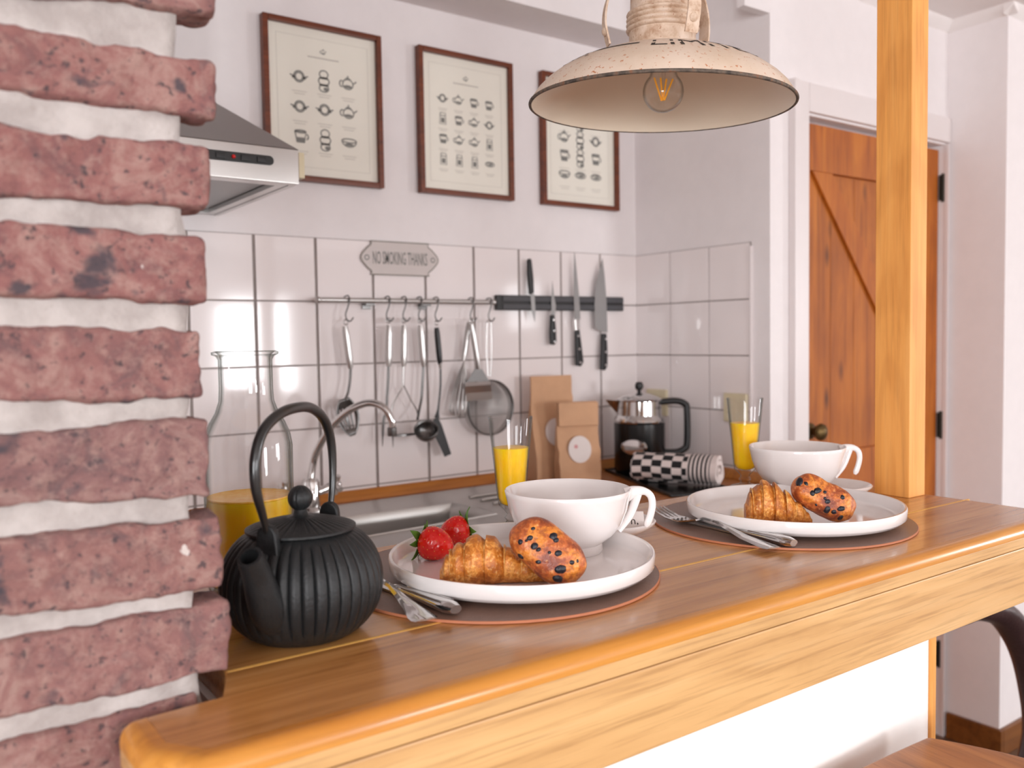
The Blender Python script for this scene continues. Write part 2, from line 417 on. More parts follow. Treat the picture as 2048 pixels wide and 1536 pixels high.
t.set(Base_Color=t.ramp(n1, [(0.3, S(198, 12, 12)), (0.7, S(232, 40, 22))]), Roughness=0.22, Subsurface_Weight=0.1, Subsurface_Scale=0.004)
vo = t.n('ShaderNodeTexVoronoi'); vo.inputs['Scale'].default_value = 260; t.l(co, vo.inputs['Vector']); t.bump(vo.outputs['Distance'], 0.5, 0.0012); M['berry'] = t.m

# ------------------------------------------------------------------ room shell
XE, YF = 2.824, 1.327
struct('floor', box(-2.2, 6.7, -5.4, 2.2, -0.05, 0), M['floor'], smooth=0)
struct('ceiling', box(-2.2, 6.7, -5.4, 2.2, CEIL, CEIL+0.05), M['ceil'], smooth=0)
wb = struct('wall_back', box(-2.2, XR+0.1, YB, YB+0.12, 0, CEIL), M['wall'], smooth=0)
struct('trim_1', box(-2.2, XR, 1.863, YB, ZC+0.864, CEIL), M['wall'], smooth=0)
wr = struct('wall_right', box(XR, XR+0.1, YD, YB, 0, CEIL), M['wall'], smooth=0)
struct('trim_2', box(1.832, XR, YD, YD+0.025, ZC+0.842, CEIL), M['wall'], smooth=0)
# wall with the door: left of the opening, above it, right of it
D0, D1, DT = 2.088, 2.812, ZC+0.600
struct('wall_door', join(box(XR+0.1, D0, YD, YD+0.1, 0, CEIL), box(XR, XR+0.1, YD-0.0005, YD, 0, CEIL), box(D0, D1, YD, YD+0.1, DT, CEIL), box(D1, XE+0.1, YD, YD+0.1, 0, CEIL)), M['wall'], smooth=0)
struct('wall_passage', box(XE, XE+0.1, YF, YD, 0, CEIL), M['wall'], smooth=0)
struct('wall_far', box(XE+0.1, 6.7, YF, YF+0.1, 0, CEIL), M['wall'], smooth=0)
struct('wall_far_corner', box(XE, XE+0.1, YF-0.001, YF, 0, CEIL), M['wall'], smooth=0)
struct('baseboard_passage', box(XE-0.015, XE, YF-0.015, YD-0.02, 0, 0.085), M['skirting'], bevel=0.003)
struct('baseboard_far', box(XE, 6.5, YF-0.016, YF-0.001, 0, 0.085), M['skirting'], bevel=0.003)
# small cove where passage walls meet the ceiling
struct('trim_3', prism([(YF-0.001, CEIL), (YF-0.03, CEIL), (YF-0.027, CEIL-0.008), (YF-0.013, CEIL-0.02), (YF-0.001, CEIL-0.03)], XE-0.03, 6.5, 0), M['ceil'])
struct('trim_4', prism([(XE, CEIL), (XE-0.03, CEIL), (XE-0.027, CEIL-0.008), (XE-0.013, CEIL-0.02), (XE, CEIL-0.03)], YF-0.03, YD, 1), M['ceil'])
struct('trim_5', prism([(YD, CEIL), (YD-0.03, CEIL), (YD-0.027, CEIL-0.008), (YD-0.013, CEIL-0.02), (YD, CEIL-0.03)], XR+0.4, XE, 0), M['ceil'])
# room side walls with windows, the left opening added for fill light
def wall_with_hole(name, axis, pos, a0, a1, holes, th):
    parts = []; cur = a0
    def bx(s, e, z0, z1):
        parts.append(box(s, e, min(pos, pos+th), max(pos, pos+th), z0, z1) if axis == 1 else box(min(pos, pos+th), max(pos, pos+th), s, e, z0, z1))
    for h0, h1, z0, z1 in holes:
        bx(cur, h0, 0, CEIL); bx(h0, h1, 0, z0); bx(h0, h1, z1, CEIL); cur = h1
    bx(cur, a1, 0, CEIL); return struct(name, join(*parts), M['wall'], smooth=0)
wall_with_hole('wall_front', 1, -5.2, -2.2, 6.7, [(-0.45, 1.05, 0.75, 1.95), (2.84, 3.70, 0.77, 1.83)], -0.15)
wall_with_hole('wall_side', 0, 6.5, -5.2, YF, [(-5.10, -4.50, 1.44, 2.00), (-2.65, -1.65, 1.0, 2.0)], 0.15)
wall_with_hole('wall_left', 0, -2.1, -5.2, 2.1, [(-2.5, -1.1, 0.8, 2.0)], -0.1)  # opening made up to hold the left fill lamp
def window(name, axis, pos, a0, a1, z0, z1):
    e = bpy.data.objects.new(name, None); COL.objects.link(e); e['kind'] = 'structure'
    def bx(s, t_, u, v): return box(s, t_, pos-0.05, pos, u, v) if axis == 1 else box(pos, pos+0.05, s, t_, u, v)
    fr = join(bx(a0, a0+0.05, z0, z1), bx(a1-0.05, a1, z0, z1), bx(a0, a1, z0, z0+0.05), bx(a0, a1, z1-0.05, z1))
    obj('window_frame', fr, M['trim'], e, smooth=0)
    obj('mullion', bx((a0+a1)/2-0.02, (a0+a1)/2+0.02, z0+0.05, z1-0.05), M['trim'], e, smooth=0)
window('window_1', 1, -5.15, 2.84, 3.70, 0.77, 1.83)
window('window_2', 1, -5.15, -0.45, 1.05, 0.75, 1.95)
window('window_3', 0, 6.46, -5.10, -4.50, 1.44, 2.00)
window('window_5', 0, 6.46, -2.65, -1.65, 1.0, 2.0)
window('added_window_4', 0, -2.13, -2.5, -1.1, 0.8, 2.0)  # added frame around the left fill lamp

# ------------------------------------------------------------------ wall tiles
PX, PZ, G = 0.152, 0.1542, 0.0016
ZT = ZC + 0.2526
def tile_vf(wd, ht, axis):
    v, f = box(-wd/2, wd/2, -0.004, 0.0, -ht/2, ht/2) if axis == 1 else box(-0.004, 0.0, -wd/2, wd/2, -ht/2, ht/2)
    return v, f
obj('grout_bed', box(-0.2, XR-0.0035, YB-0.0035, YB-0.0005, WORK, ZT), M['grout'], wb, smooth=0)
obj('grout_bed', box(XR-0.0035, XR-0.0005, YB-3*PX*0.985, YB, WORK, ZT), M['grout'], wr, smooth=0)
cache = {}
def tile(par, axis, wd, ht, loc):
    key = (axis, round(wd, 4), round(ht, 4))
    if key not in cache:
        cache[key] = obj('tile', tile_vf(wd, ht, axis), M['tile'], par, bevel=0.0012, bseg=2); o = cache[key]
    else: o = link_copy(cache[key], par)
    o.location = loc
    o.rotation_euler = (random.uniform(-.003, .003), 0, random.uniform(-.004, .004))
rows = []
z = ZT
while z > WORK+0.02:
    zb = max(z-PZ, WORK+0.002); rows.append((z, zb)); z = zb
for i in range(12):
    x1 = XR-0.004-i*PX if i else XR-0.004
    x0 = XR-(i+1)*PX
    for a, b in rows: tile(wb, 1, x1-x0-2*G, a-b-2*G, ((x0+x1)/2, YB-0.003, (a+b)/2))
for i in range(3):
    y1 = YB-i*PX - (0.0045 if i == 0 else 0); y0 = YB-(i+1)*PX*(1 if i < 2 else 0.985)
    for a, b in rows: tile(wr, 0, y1-y0-2*G, a-b-2*G, (XR-0.003, (y0+y1)/2, (a+b)/2))
obj('edge_strip', box(XR-0.011, XR, YB-3*PX*0.985-0.007, YB-3*PX*0.985, WORK+0.002, ZT-0.012), M['trim'], wr, bevel=0.002)

# ------------------------------------------------------------------ brick pillar
YP = 0.605
def brick_vf(xl, xr, zs, y0, y1, nx, ny, nz, seed, amp=1.0):
    """zs = (z bottom left, z top left, z bottom right, z top right)"""
    hx, hy = (xr-xl)/2, (y1-y0)/2; r = 0.0045
    V, F, idx = [], [], {}
    def vert(i, j, k):
        key = (i, j, k)
        if key in idx: return idx[key]
        u, v, w_ = i/nx, j/ny, k/nz
        zb = lerp(zs[0], zs[2], u); zt = lerp(zs[1], zs[3], u); hz = (zt-zb)/2
        p = Vector((lerp(-hx, hx, u), lerp(-hy, hy, v), lerp(-hz, hz, w_)))
        inn = Vector((max(-hx+r, min(hx-r, p.x)), max(-hy+r, min(hy-r, p.y)), max(-hz+r, min(hz-r, p.z))))
        d = p-inn
        dn = d.normalized() if d.length > 1e-9 else Vector((0, 0, 0))
        p = inn + dn*r
        q = Vector((p.x, p.y, p.z+(zb+zt)/2))*1.0 + Vector((seed*3.7, seed*1.3, seed*2.1))
        dis = noise.noise(q*22)*0.0034 + noise.noise(q*60)*0.0022 + noise.noise(q*150)*0.0013 - max(0, noise.noise(q*35+Vector((9, 2, 4)))-0.35)*0.008
        p += dn*(dis*amp)
        V.append((p.x+(xl+xr)/2, p.y+(y0+y1)/2, p.z+(zb+zt)/2)); idx[key] = len(V)-1; return idx[key]
    for i in range(nx):
        for k in range(nz):
            F.append((vert(i, 0, k), vert(i+1, 0, k), vert(i+1, 0, k+1), vert(i, 0, k+1)))
            F.append((vert(i, ny, k), vert(i, ny, k+1), vert(i+1, ny, k+1), vert(i+1, ny, k)))
    for i in range(nx):
        for j in range(ny):
            F.append((vert(i, j, 0), vert(i, j+1, 0), vert(i+1, j+1, 0), vert(i+1, j, 0)))
            F.append((vert(i, j, nz), vert(i+1, j, nz), vert(i+1, j+1, nz), vert(i, j+1, nz)))
    for j in range(ny):
        for k in range(nz):
            F.append((vert(0, j, k), vert(0, j, k+1), vert(0, j+1, k+1), vert(0, j+1, k)))
            F.append((vert(nx, j, k), vert(nx, j+1, k), vert(nx, j+1, k+1), vert(nx, j, k+1)))
    return V, F
# mortar core, gently uneven
def mortar_vf(xl, xr, y0, y1, z0, z1):
    V, F = [], []; nx, nz = 40, 220
    for k in range(nz+1):
        for i in range(nx+1):
            p = Vector((lerp(xl, xr, i/nx), y0, lerp(z0, z1, k/nz)))
            dx = (noise.noise(p*30+Vector((0, 0, 7)))*0.006 if i == nx else 0)
            V.append((p.x+dx, p.y+noise.noise(p*45)*0.0022+noise.noise(p*140)*0.0008, p.z))
    for k in range(nz):
        for i in range(nx): a = k*(nx+1)+i; F.append((a, a+1, a+nx+2, a+nx+1))
    n = len(V)
    for k in range(nz+1): V.append((xr-0.003, y1, lerp(z0, z1, k/nz)))
    for k in range(nz): a = k*(nx+1)+nx; F.append((a, n+k, n+k+1, a+nx+1))
    m = len(V)
    for k in range(nz+1): V.append((xl, y1, lerp(z0, z1, k/nz)))
    for k in range(nz): F.append((n+k, m+k, m+k+1, n+k+1)); F.append((m+k, k*(nx+1), (k+1)*(nx+1), m+k+1))
    return V, F
pil = struct('wall_pillar', mortar_vf(-0.235, 0.170, YP+0.0075, YP+0.205, 0, CEIL), M['mortar'], smooth=180, fixn=False)
#  (right px, top at right, bottom at right, top at x=0, bottom at x=0)
BR = [(432, -95, 28, -175, -20), (432, 120, 238, 38, 176), (419, 292, 416, 250, 396), (413, 478, 606, 438, 592), (407, 656, 797, 653, 806),
      (423, 838, 998, 866, 1018), (444, 1030, 1178, 1078, 1240), (459, 1198, 1347, 1284, 1441), (398, 1388, 1560, 1492, 1650)]
zb_low = zt_up = None
for n_, (px, tr, br_, tl, bl) in enumerate(BR):
    A, B = at_y(px, tr, YP), at_y(px, br_, YP); Cc, Dd = at_y(0, tl, YP), at_y(0, bl, YP)
    xr = A.x; xl = xr-0.212 + random.uniform(-.004, .004)
    s = (xl-Cc.x)/(xr-Cc.x)
    zs = (lerp(Dd.z, B.z, s), lerp(Cc.z, A.z, s), B.z, A.z)
    f_ = random.uniform(-0.002, 0.002)
    obj('brick', brick_vf(xl, xr, zs, YP+f_, YP+0.034, 84, 6, 22, n_+1), M['brick'], pil, smooth=180, fixn=False)
    for a, b, c0, c1 in ((xl-0.218, xl-0.011, YP, YP+0.034), (0.07, 0.1745, YP+0.036, YP+0.118), (0.07, 0.1745, YP+0.130, YP+0.208)):
        zz_ = (zs[0], zs[1], zs[0], zs[1]) if a < xl-0.1 and c0 == YP else ((zs[2], zs[3])*2)
        obj('brick', brick_vf(a, b, zz_, c0, c1, 14, 6, 5, n_*7+c0), M['brick'], pil, smooth=180, fixn=False)
    if n_ == 0: zt_up = A.z
    zb_low = B.z
proto = obj('brick', brick_vf(-0.105, 0.105, (-0.025, 0.025)*2, -0.049, 0.049, 16, 6, 5, 31), M['brick'], pil, smooth=180, fixn=False)
first = True
def put(loc):
    global first
    o = proto if first else link_copy(proto, pil)
    first = False; o.location = loc
k = 0
zc = zt_up + 0.013
while zc + 0.05 < CEIL:
    sft = 0.0 if k % 2 else -0.01
    for yy in (YP+0.049, YP+0.159):
        put((0.080+sft, yy, zc+0.025)); put((-0.138+sft, yy, zc+0.025))
    zc += 0.0625; k += 1
zc = zb_low - 0.012
while zc - 0.05 > 0:
    sft = 0.0 if k % 2 else -0.01
    for yy in (YP+0.049, YP+0.159):
        put((0.065+sft, yy, zc-0.025)); put((-0.153+sft, yy, zc-0.025))
    zc -= 0.0625; k += 1

# ------------------------------------------------------------------ bar counter
YS = 0.638               # seam between the two boards
bar = thing('bar_counter', 'long oak breakfast bar with rounded front edge and deep pale front board', 'bar counter', (0.7, 0.7, 1.0))
bb = bar.location
def bar_board(poly, edges_fn, name, m, z0=BAR-0.0268):
    v, f = prism(poly, z0, BAR)
    me = bpy.data.meshes.new(name); me.from_pydata([(p[0]-bb.x, p[1]-bb.y, p[2]-bb.z) for p in v], [], f)
    bm = bmesh.new(); bm.from_mesh(me); bmesh.ops.recalc_face_normals(bm, faces=bm.faces)
    ed = [e for e in bm.edges if all(abs(q.co.z+bb.z-BAR) < 1e-5 for q in e.verts) and edges_fn((e.verts[0].co+e.verts[1].co)/2 + bb)]
    bmesh.ops.bevel(bm, geom=ed, offset=0.011, segments=5, profile=0.5, affect='EDGES')
    bm.to_mesh(me); bm.free(); me.materials.append(m)
    for p in me.polygons: p.use_smooth = True
    me.set_sharp_from_angle(angle=math.radians(40))
    o = bpy.data.objects.new(name, me); COL.objects.link(o); o.parent = bar; o.modifiers.new('normals', 'WEIGHTED_NORMAL').keep_sharp = True; return o
XB1 = 1.262
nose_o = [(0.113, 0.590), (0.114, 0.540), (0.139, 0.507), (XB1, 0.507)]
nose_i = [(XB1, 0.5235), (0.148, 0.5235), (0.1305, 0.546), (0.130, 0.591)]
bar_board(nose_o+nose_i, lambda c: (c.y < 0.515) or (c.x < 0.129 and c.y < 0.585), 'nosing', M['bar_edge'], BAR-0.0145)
obj('edge_strip', prism(nose_o+nose_i, BAR-0.0268, BAR-0.0146), M['bar_front'], bar, base=bb, bevel=0.0006)
g_ = 0.0002
front = [(0.148+g_, 0.5235+g_), (XB1, 0.5235+g_), (XB1, YS-0.0017), (0.196, YS-0.0017), (0.180, 0.594), (0.130+g_, 0.591), (0.1305+g_, 0.546)]
bar_board(front, lambda c: c.x > 1.25, 'front_board', M['bar_top'])
rear = [(0.196, YS+0.0017), (XB1, YS+0.0017), (XB1, 0.927), (0.196, 0.927)]
bar_board(rear, lambda c: c.x > 1.25 or c.y > 0.92, 'rear_board', M['bar_top'])
obj('filler_strip', box(0.197, XB1-0.002, YS-0.0016, YS+0.0016, BAR-0.02, BAR+0.0002), M['filler'], bar, base=bb, smooth=0)
obj('fascia', box(0.142, XB1-0.003, 0.5085, 0.545, ZC-0.338, BAR-0.0282), M['bar_front'], bar, base=bb, bevel=0.0025)
struct('wall_bar', box(0.19, 1.187, 0.655, 0.755, 0, BAR-0.0275), M['halfwall'], smooth=0)
struct('trim_6', box(1.1875, 1.2, 0.650, 0.76, 0, BAR-0.0275), M['post'], bevel=0.002)
po = obj('timber_post', box(1.203, 1.246, 0.695, 0.75, BAR, CEIL), M['post'], bevel=0.0015, base=(1.22, 0.72, BAR)); po.location = (1.22, 0.72, BAR)
tag(po, 'square pine post rising from the end of the oak bar to the ceiling', 'post')

# ------------------------------------------------------------------ worktop, cabinets, moulding, sink
SX0, SX1, SY0, SY1 = 0.52, 1.455, 1.495, 1.958
SCX, SCY, SR = 0.935, 1.705, 0.203
def worktop_vf():
    """board with a round hole for the bowl"""
    x0, x1, y0, y1 = -0.4, XR-0.005, 1.415, YB-0.004
    V, F = [], []; n = 64
    for zt in (WORK, WORK-0.038):
        for k in range(n):
            a = 2*pi*k/n; V.append((SCX+SR*math.cos(a), SCY+SR*math.sin(a), zt))
        for k in range(n):
            a = 2*pi*k/n; dx, dy = math.cos(a), math.sin(a)
            s = min(((x1-SCX)/dx if dx > 1e-9 else (x0-SCX)/dx if dx < -1e-9 else 9), ((y1-SCY)/dy if dy > 1e-9 else (y0-SCY)/dy if dy < -1e-9 else 9))
            V.append((SCX+dx*s, SCY+dy*s, zt))
        V += [(x1, y1, zt), (x0, y1, zt), (x0, y0, zt), (x1, y0, zt)]
    m = 2*n+4
    for L in (0, 1):
        o_ = L*m
        for k in range(n):
            j = (k+1) % n; F.append((o_+k, o_+j, o_+n+j, o_+n+k))
            p, q = V[o_+n+k], V[o_+n+j]
            if abs(p[0]-q[0]) > 1e-6 and abs(p[1]-q[1]) > 1e-6:
                for c_ in range(4):
                    cc = V[o_+2*n+c_]
                    if (abs(cc[0]-p[0]) < 1e-6 or abs(cc[0]-q[0]) < 1e-6) and (abs(cc[1]-p[1]) < 1e-6 or abs(cc[1]-q[1]) < 1e-6): F.append((o_+n+k, o_+n+j, o_+2*n+c_))
    for k in range(n):
        j = (k+1) % n; F.append((k, j, m+j, m+k))
    F.append((2*n+2, 2*n+3, m+2*n+3, m+2*n+2)); F.append((2*n+3, 2*n+0, m+2*n, m+2*n+3)); F.append((2*n+1, 2*n+2, m+2*n+2, m+2*n+1))
    return V, F
wt = obj('worktop', worktop_vf(), M['worktop'], smooth=0, base=(0.9, 1.7, WORK-0.038)); wt.location = (0.9, 1.7, WORK-0.038)
tag(wt, 'brown oiled timber worktop along the tiled wall holding the sink', 'worktop')
def cabinet(cx, hw, label):
    cab0 = thing('base_cabinet', label, 'cabinet', (cx, 1.74, 0), 0, 'kitchen base cabinets')
    obj('body', join(box(-hw, -hw+0.017, -0.27, 0.26, 0.1, WORK-0.04), box(hw-0.017, hw, -0.27, 0.26, 0.1, WORK-0.04), box(-hw+0.017, hw-0.017, -0.27, 0.26, 0.1, 0.118), box(-hw+0.017, hw-0.017, 0.25, 0.26, 0.118, WORK-0.04)), M['trim'], cab0, smooth=0)
    dr = obj('cabinet_door', box(-hw, hw, -0.29, -0.2705, 0.105, WORK-0.045), M['trim'], cab0, bevel=0.002)
    obj('handle', tube([(-hw+0.05, -0.29, 0.75), (-hw+0.05, -0.312, 0.75), (-hw+0.05, -0.312, 0.62), (-hw+0.05, -0.29, 0.62)], 0.005), M['steel'], dr)
    obj('plinth', box(-hw, hw, -0.22, -0.2, 0, 0.1), M['trim'], cab0, smooth=0)
cabinet(0.2, 0.295, 'white base cabinet under the worktop below the cooker hood')
cabinet(1.69, 0.215, 'white base cabinet under the worktop below the coffee pot')
mo = obj('worktop_moulding', prism([(YB-0.0045, WORK), (YB-0.0045, WORK+0.026), (YB-0.011, WORK+0.026), (YB-0.024, WORK+0.017), (YB-0.031, WORK)], -0.4, XR-0.006, 0), M['moulding'], bevel=0.002, base=(0.9, YB-0.02, WORK))
mo.location = (0.9, YB-0.02, WORK); tag(mo, 'brown wooden quadrant moulding along the back tiles above the sink', 'moulding')
ms = obj('worktop_moulding', prism([(XR-0.0045, WORK), (XR-0.0045, WORK+0.026), (XR-0.011, WORK+0.026), (XR-0.024, WORK+0.017), (XR-0.031, WORK)], 1.42, YB-0.032, 1), M['moulding'], bevel=0.002, base=(XR-0.02, 1.7, WORK))
ms.location = (XR-0.02, 1.7, WORK); tag(ms, 'short wooden moulding at the foot of the tiled side wall', 'moulding')

sink = thing('kitchen_sink', 'stainless steel inset sink with round bowl and ribbed drainer', 'sink', (SCX, SCY, WORK))
def sink_top():
    """rounded plate with a raised edge and the bowl turned down in the middle"""
    out = rrect(SX0-SCX, SX1-SCX, SY0-SCY, SY1-SCY, 0.06, 15)
    n = len(out)
    ang = [math.atan2(y, x) for x, y in out]
    V, F, rings = [], [], []
    def ring(pts): rings.append(list(range(len(V), len(V)+n))); V.extend(pts)
    ring([(x*1.0, y*1.0, 0.0008) for x, y in out])
    ring([(x*0.995, y*0.99, 0.005) for x, y in out])
    ring([(x*0.985, y*0.975, 0.005) for x, y in out])
    ring([(x*0.972, y*0.955, 0.002) for x, y in out])
    for r, z_ in ((0.2005, 0.002), (0.198, 0.005), (0.193, 0.0045), (0.188, -0.002), (0.184, -0.02), (0.178, -0.11), (0.165, -0.138), (0.13, -0.148), (0.03, -0.152), (0.0285, -0.158)):
        ring([(r*math.cos(a), r*math.sin(a), z_) for a in ang])
    for A, B in zip(rings, rings[1:]):
        for k in range(n): j = (k+1) % n; F.append((A[k], A[j], B[j], B[k]))
    F.append(tuple(rings[-1]))
    return V, F
obj('basin', sink_top(), M['sinksteel'], sink, smooth=40)
for k in range(6):
    y_ = -0.13+k*0.052
    obj('drainer_rib', tube([(0.245, y_, 0.0035), (0.26, y_, 0.0055), (0.47, y_, 0.0055), (0.485, y_, 0.0035)], 0.0045, 8), M['sinksteel'], sink)
obj('drain', lathe([(0.0, -0.150), (0.022, -0.150), (0.027, -0.149), (0.030, -0.1505), (0.030, -0.1515)], 24), M['chrome'], sink)
# tap
TB = Vector((0.80, 1.925, WORK+0.003))
tap = thing('kitchen_tap', 'chrome mixer tap with a tall swan neck spout behind the round sink bowl', 'tap', TB)
obj('tap_body', lathe([(0.027, 0), (0.027, 0.006), (0.021, 0.012), (0.021, 0.07), (0.017, 0.078), (0.0, 0.08)], 24), M['chrome'], tap)
sp = [at_y(621, 965, 1.925), at_y(628, 920, 1.925), at_y(640, 890, 1.90), at_y(664, 852, 1.87), at_y(700, 820, 1.83), at_y(736, 806, 1.80), at_y(766, 814, 1.77), at_y(782, 838, 1.76), at_y(784, 856, 1.76)]
TB2 = at_y(621, 965, 1.925); tap.location = (TB2.x, 1.925, WORK+0.003)
obj('spout', tube(spline([(TB2.x, 1.925, WORK+0.06)]+sp, 6), 0.0085, 12), M['chrome'], tap, base=tap.location)
e1 = sp[-1]
obj('aerator', xf(lathe([(0.0, -0.004), (0.0095, -0.004), (0.0105, 0.0), (0.0105, 0.014), (0.0085, 0.016)], 18), Matrix.Translation(e1+Vector((0, 0, -0.014)))), M['darksteel'], tap, base=tap.location)
for s in (-1, 1):
    st = obj('tap_stem', tube([(0, 0, 0.04), (0.055*s, 0, 0.055)], 0.010, 12), M['chrome'], tap)
    hd = []
    for a in range(4):
        an = a*pi/2+0.4; hd.append(tube([(0.062*s, 0, 0.057), (0.064*s, 0.024*math.cos(an), 0.057+0.024*math.sin(an))], [0.006, 0.0075], 10))
    hd.append(ball((0.066*s, 0, 0.057), 0.011)); obj('tap_handle', join(*hd), M['chrome'], tap)

# ------------------------------------------------------------------ door
dt = bpy.data.objects.new('door_1', None); COL.objects.link(dt); dt.location = ((D0+D1)/2, YD+0.03, 0); dt['kind'] = 'structure'
db = dt.location
def dpart(name, vf, m, par=None, **k): return obj(name, vf, m, par or dt, base=db, **k)
zt = DT-0.012
yb0 = YD+0.032
dpart('stile', box(D0+0.003, D0+0.045, yb0-0.012, yb0+0.026, 0.01, zt), M['door'], bevel=0.002)
dpart('stile', box(D1-0.098, D1-0.003, yb0-0.012, yb0+0.026, 0.01, zt), M['door'], bevel=0.002)
dpart('rail', box(D0+0.046, D1-0.099, yb0-0.012, yb0+0.026, zt-0.13, zt), M['door'], bevel=0.002)
zr = at_y(1650, 905, yb0).z
dpart('rail', box(D0+0.046, D1-0.099, yb0-0.012, yb0+0.026, zr-0.16, zr), M['door'], bevel=0.002)
dpart('rail', box(D0+0.046, D1-0.099, yb0-0.012, yb0+0.026, 0.01, 0.2), M['door'], bevel=0.002)
npl = 5; wpl = (D1-0.099-D0-0.046)/npl
for k in range(npl):
    dpart('plank', box(D0+0.046+k*wpl+0.0006, D0+0.046+(k+1)*wpl-0.0006, yb0+0.002, yb0+0.018, 0.2, zt-0.13), M['door_panel'], bevel=0.002)
# diagonal braces above and below the middle rail
def brace(x0, z0, x1, z1, wd):
    a, b = Vector((x0, z0)), Vector((x1, z1)); d = (b-a).normalized(); n = Vector((-d.y, d.x))*wd/2
    return prism([tuple(a+n), tuple(b+n), tuple(b-n), tuple(a-n)], yb0-0.009, yb0+0.0015, 1)
bA = at_y(1634, 335, yb0); bB = at_y(1748, 590, yb0); sl = (bB-bA).normalized()
bA = at_y(1618, 296, yb0); bB = at_y(1790, 672, yb0); bB = bA + (bB-bA)*((D1-0.085-bA.x)/(bB.x-bA.x))
dpart('brace', brace(bA.x, bA.z, bB.x, bB.z, 0.072), M['door'], bevel=0.002)
kp = at_y(1640, 862, yb0-0.03)
kn = dpart('door_knob', xf(lathe([(0.0, 0.052), (0.012, 0.051), (0.022, 0.044), (0.0245, 0.036), (0.020, 0.027), (0.011, 0.020), (0.010, 0.012), (0.022, 0.006), (0.024, 0.0), (0.0, 0.0)], 24), Matrix.Translation((D0+0.044, yb0-0.0125, kp.z)) @ Matrix.Rotation(pi/2, 4, 'X')), M['brass'])
for zz_ in (ZC+0.465, ZC-0.303, ZC-1.065):
    dpart('hinge', join(tube([(D1-0.001, YD+0.006, zz_-0.045), (D1-0.001, YD+0.006, zz_+0.045)], 0.006, 10), box(D1-0.012, D1-0.004, YD+0.010, YD+0.0135, zz_-0.040, zz_+0.040)), M['hinge'])
# casing
fx = at_y(1577, 500, YD).x
struct('trim_7', join(box(fx, fx+0.020, YD-0.022, YD, 0, ZC+0.684), box(fx+0.0202, D0-0.004, YD-0.014, YD, 0, ZC+0.684)), M['trim'], bevel=0.003)
struct('trim_8', box(D0-0.0035, XE-0.001, YD-0.014, YD, DT+0.006, ZC+0.684), M['trim'], bevel=0.003)
struct('trim_9', box(D1+0.001, XE-0.0155, YD-0.014, YD, 0, DT+0.004), M['trim'], bevel=0.002)

# ------------------------------------------------------------------ cooker hood
HX, HY = 0.645, 1.55
hz0, hz1 = ZC+0.289, ZC+0.352
hood = thing('cooker_hood', 'stainless steel chimney cooker hood with black switch panel on the wall', 'cooker hood', (HX-0.3, 1.9, hz0))
hb = hood.location
obj('front_panel', box(HX-0.6, HX-0.006, HY, HY+0.02, hz0, hz1), M['steel'], hood, base=hb, bevel=0.002)
obj('side_panel', box(HX-0.018, HX-0.0062, HY+0.021, YB-0.002, hz0, hz1), M['steel'], hood, base=hb, bevel=0.001)
obj('side_panel', box(HX-0.6, HX-0.588, HY+0.021, YB-0.002, hz0, hz1), M['steel'], hood, base=hb, bevel=0.001)
obj('end_cap_or_glint', box(HX-0.0058, HX+0.006, HY+0.001, HY+0.02, hz0+0.012, hz1-0.004), M['cream_plastic'], hood, base=hb, bevel=0.002)  # cream strip painted in for a yellowish highlight at the hood's end
cx0, cx1, cy0 = HX-0.42, HX-0.18, 1.80; cz = hz1+0.176
obj('canopy', ([(HX-0.6, HY, hz1), (HX-0.006, HY, hz1), (HX-0.006, YB-0.002, hz1), (HX-0.6, YB-0.002, hz1), (cx0, cy0, cz), (cx1, cy0, cz), (cx1, YB-0.002, cz), (cx0, YB-0.002, cz)],
    [(0, 1, 5, 4), (1, 2, 6, 5), (2, 3, 7, 6), (3, 0, 4, 7), (4, 5, 6, 7)]), M['hoodsteel'], hood, base=hb, smooth=0)
obj('chimney', box(cx0, cx1, cy0, 1.8625, cz+0.0005, CEIL-0.16), M['hoodsteel'], hood, base=hb, smooth=0)
obj('filter', box(HX-0.57, HX-0.04, HY+0.04, YB-0.03, hz0+0.010, hz0+0.016), M['darksteel'], hood, base=hb, bevel=0.002)
obj('filter_frame', join(box(HX-0.586, HX-0.020, HY+0.022, HY+0.038, hz0+0.001, hz0+0.02), box(HX-0.038, HX-0.020, HY+0.038, YB-0.004, hz0+0.001, hz0+0.02), box(HX-0.586, HX-0.568, HY+0.038, YB-0.004, hz0+0.001, hz0+0.02), box(HX-0.568, HX-0.038, YB-0.028, YB-0.004, hz0+0.001, hz0+0.02)), M['steel'], hood, base=hb, smooth=0)
sA, sB = at_y(410, 310, HY), at_y(547, 320, HY)
zs_ = (sA.z+sB.z)/2
sw = obj('switch_panel', prism(rrect(HX-0.42, sB.x, zs_-0.0085, zs_+0.0085, 0.0084, 5), HY-0.002, HY-0.0002, 1), M['black'], hood, base=hb)
for px_ in (440, 490, 522):
    q = at_y(px_, 316, HY); obj('slider', box(q.x-0.008, q.x+0.008, HY-0.0045, HY-0.002, zs_-0.005, zs_+0.005), M['black'], sw, base=hb, bevel=0.001)
q = at_y(466, 315, HY); obj('indicator_light', xf(ball((0, 0, 0), 0.0035), Matrix.Translation((q.x, HY-0.003, zs_))), M['red'], sw, base=hb)

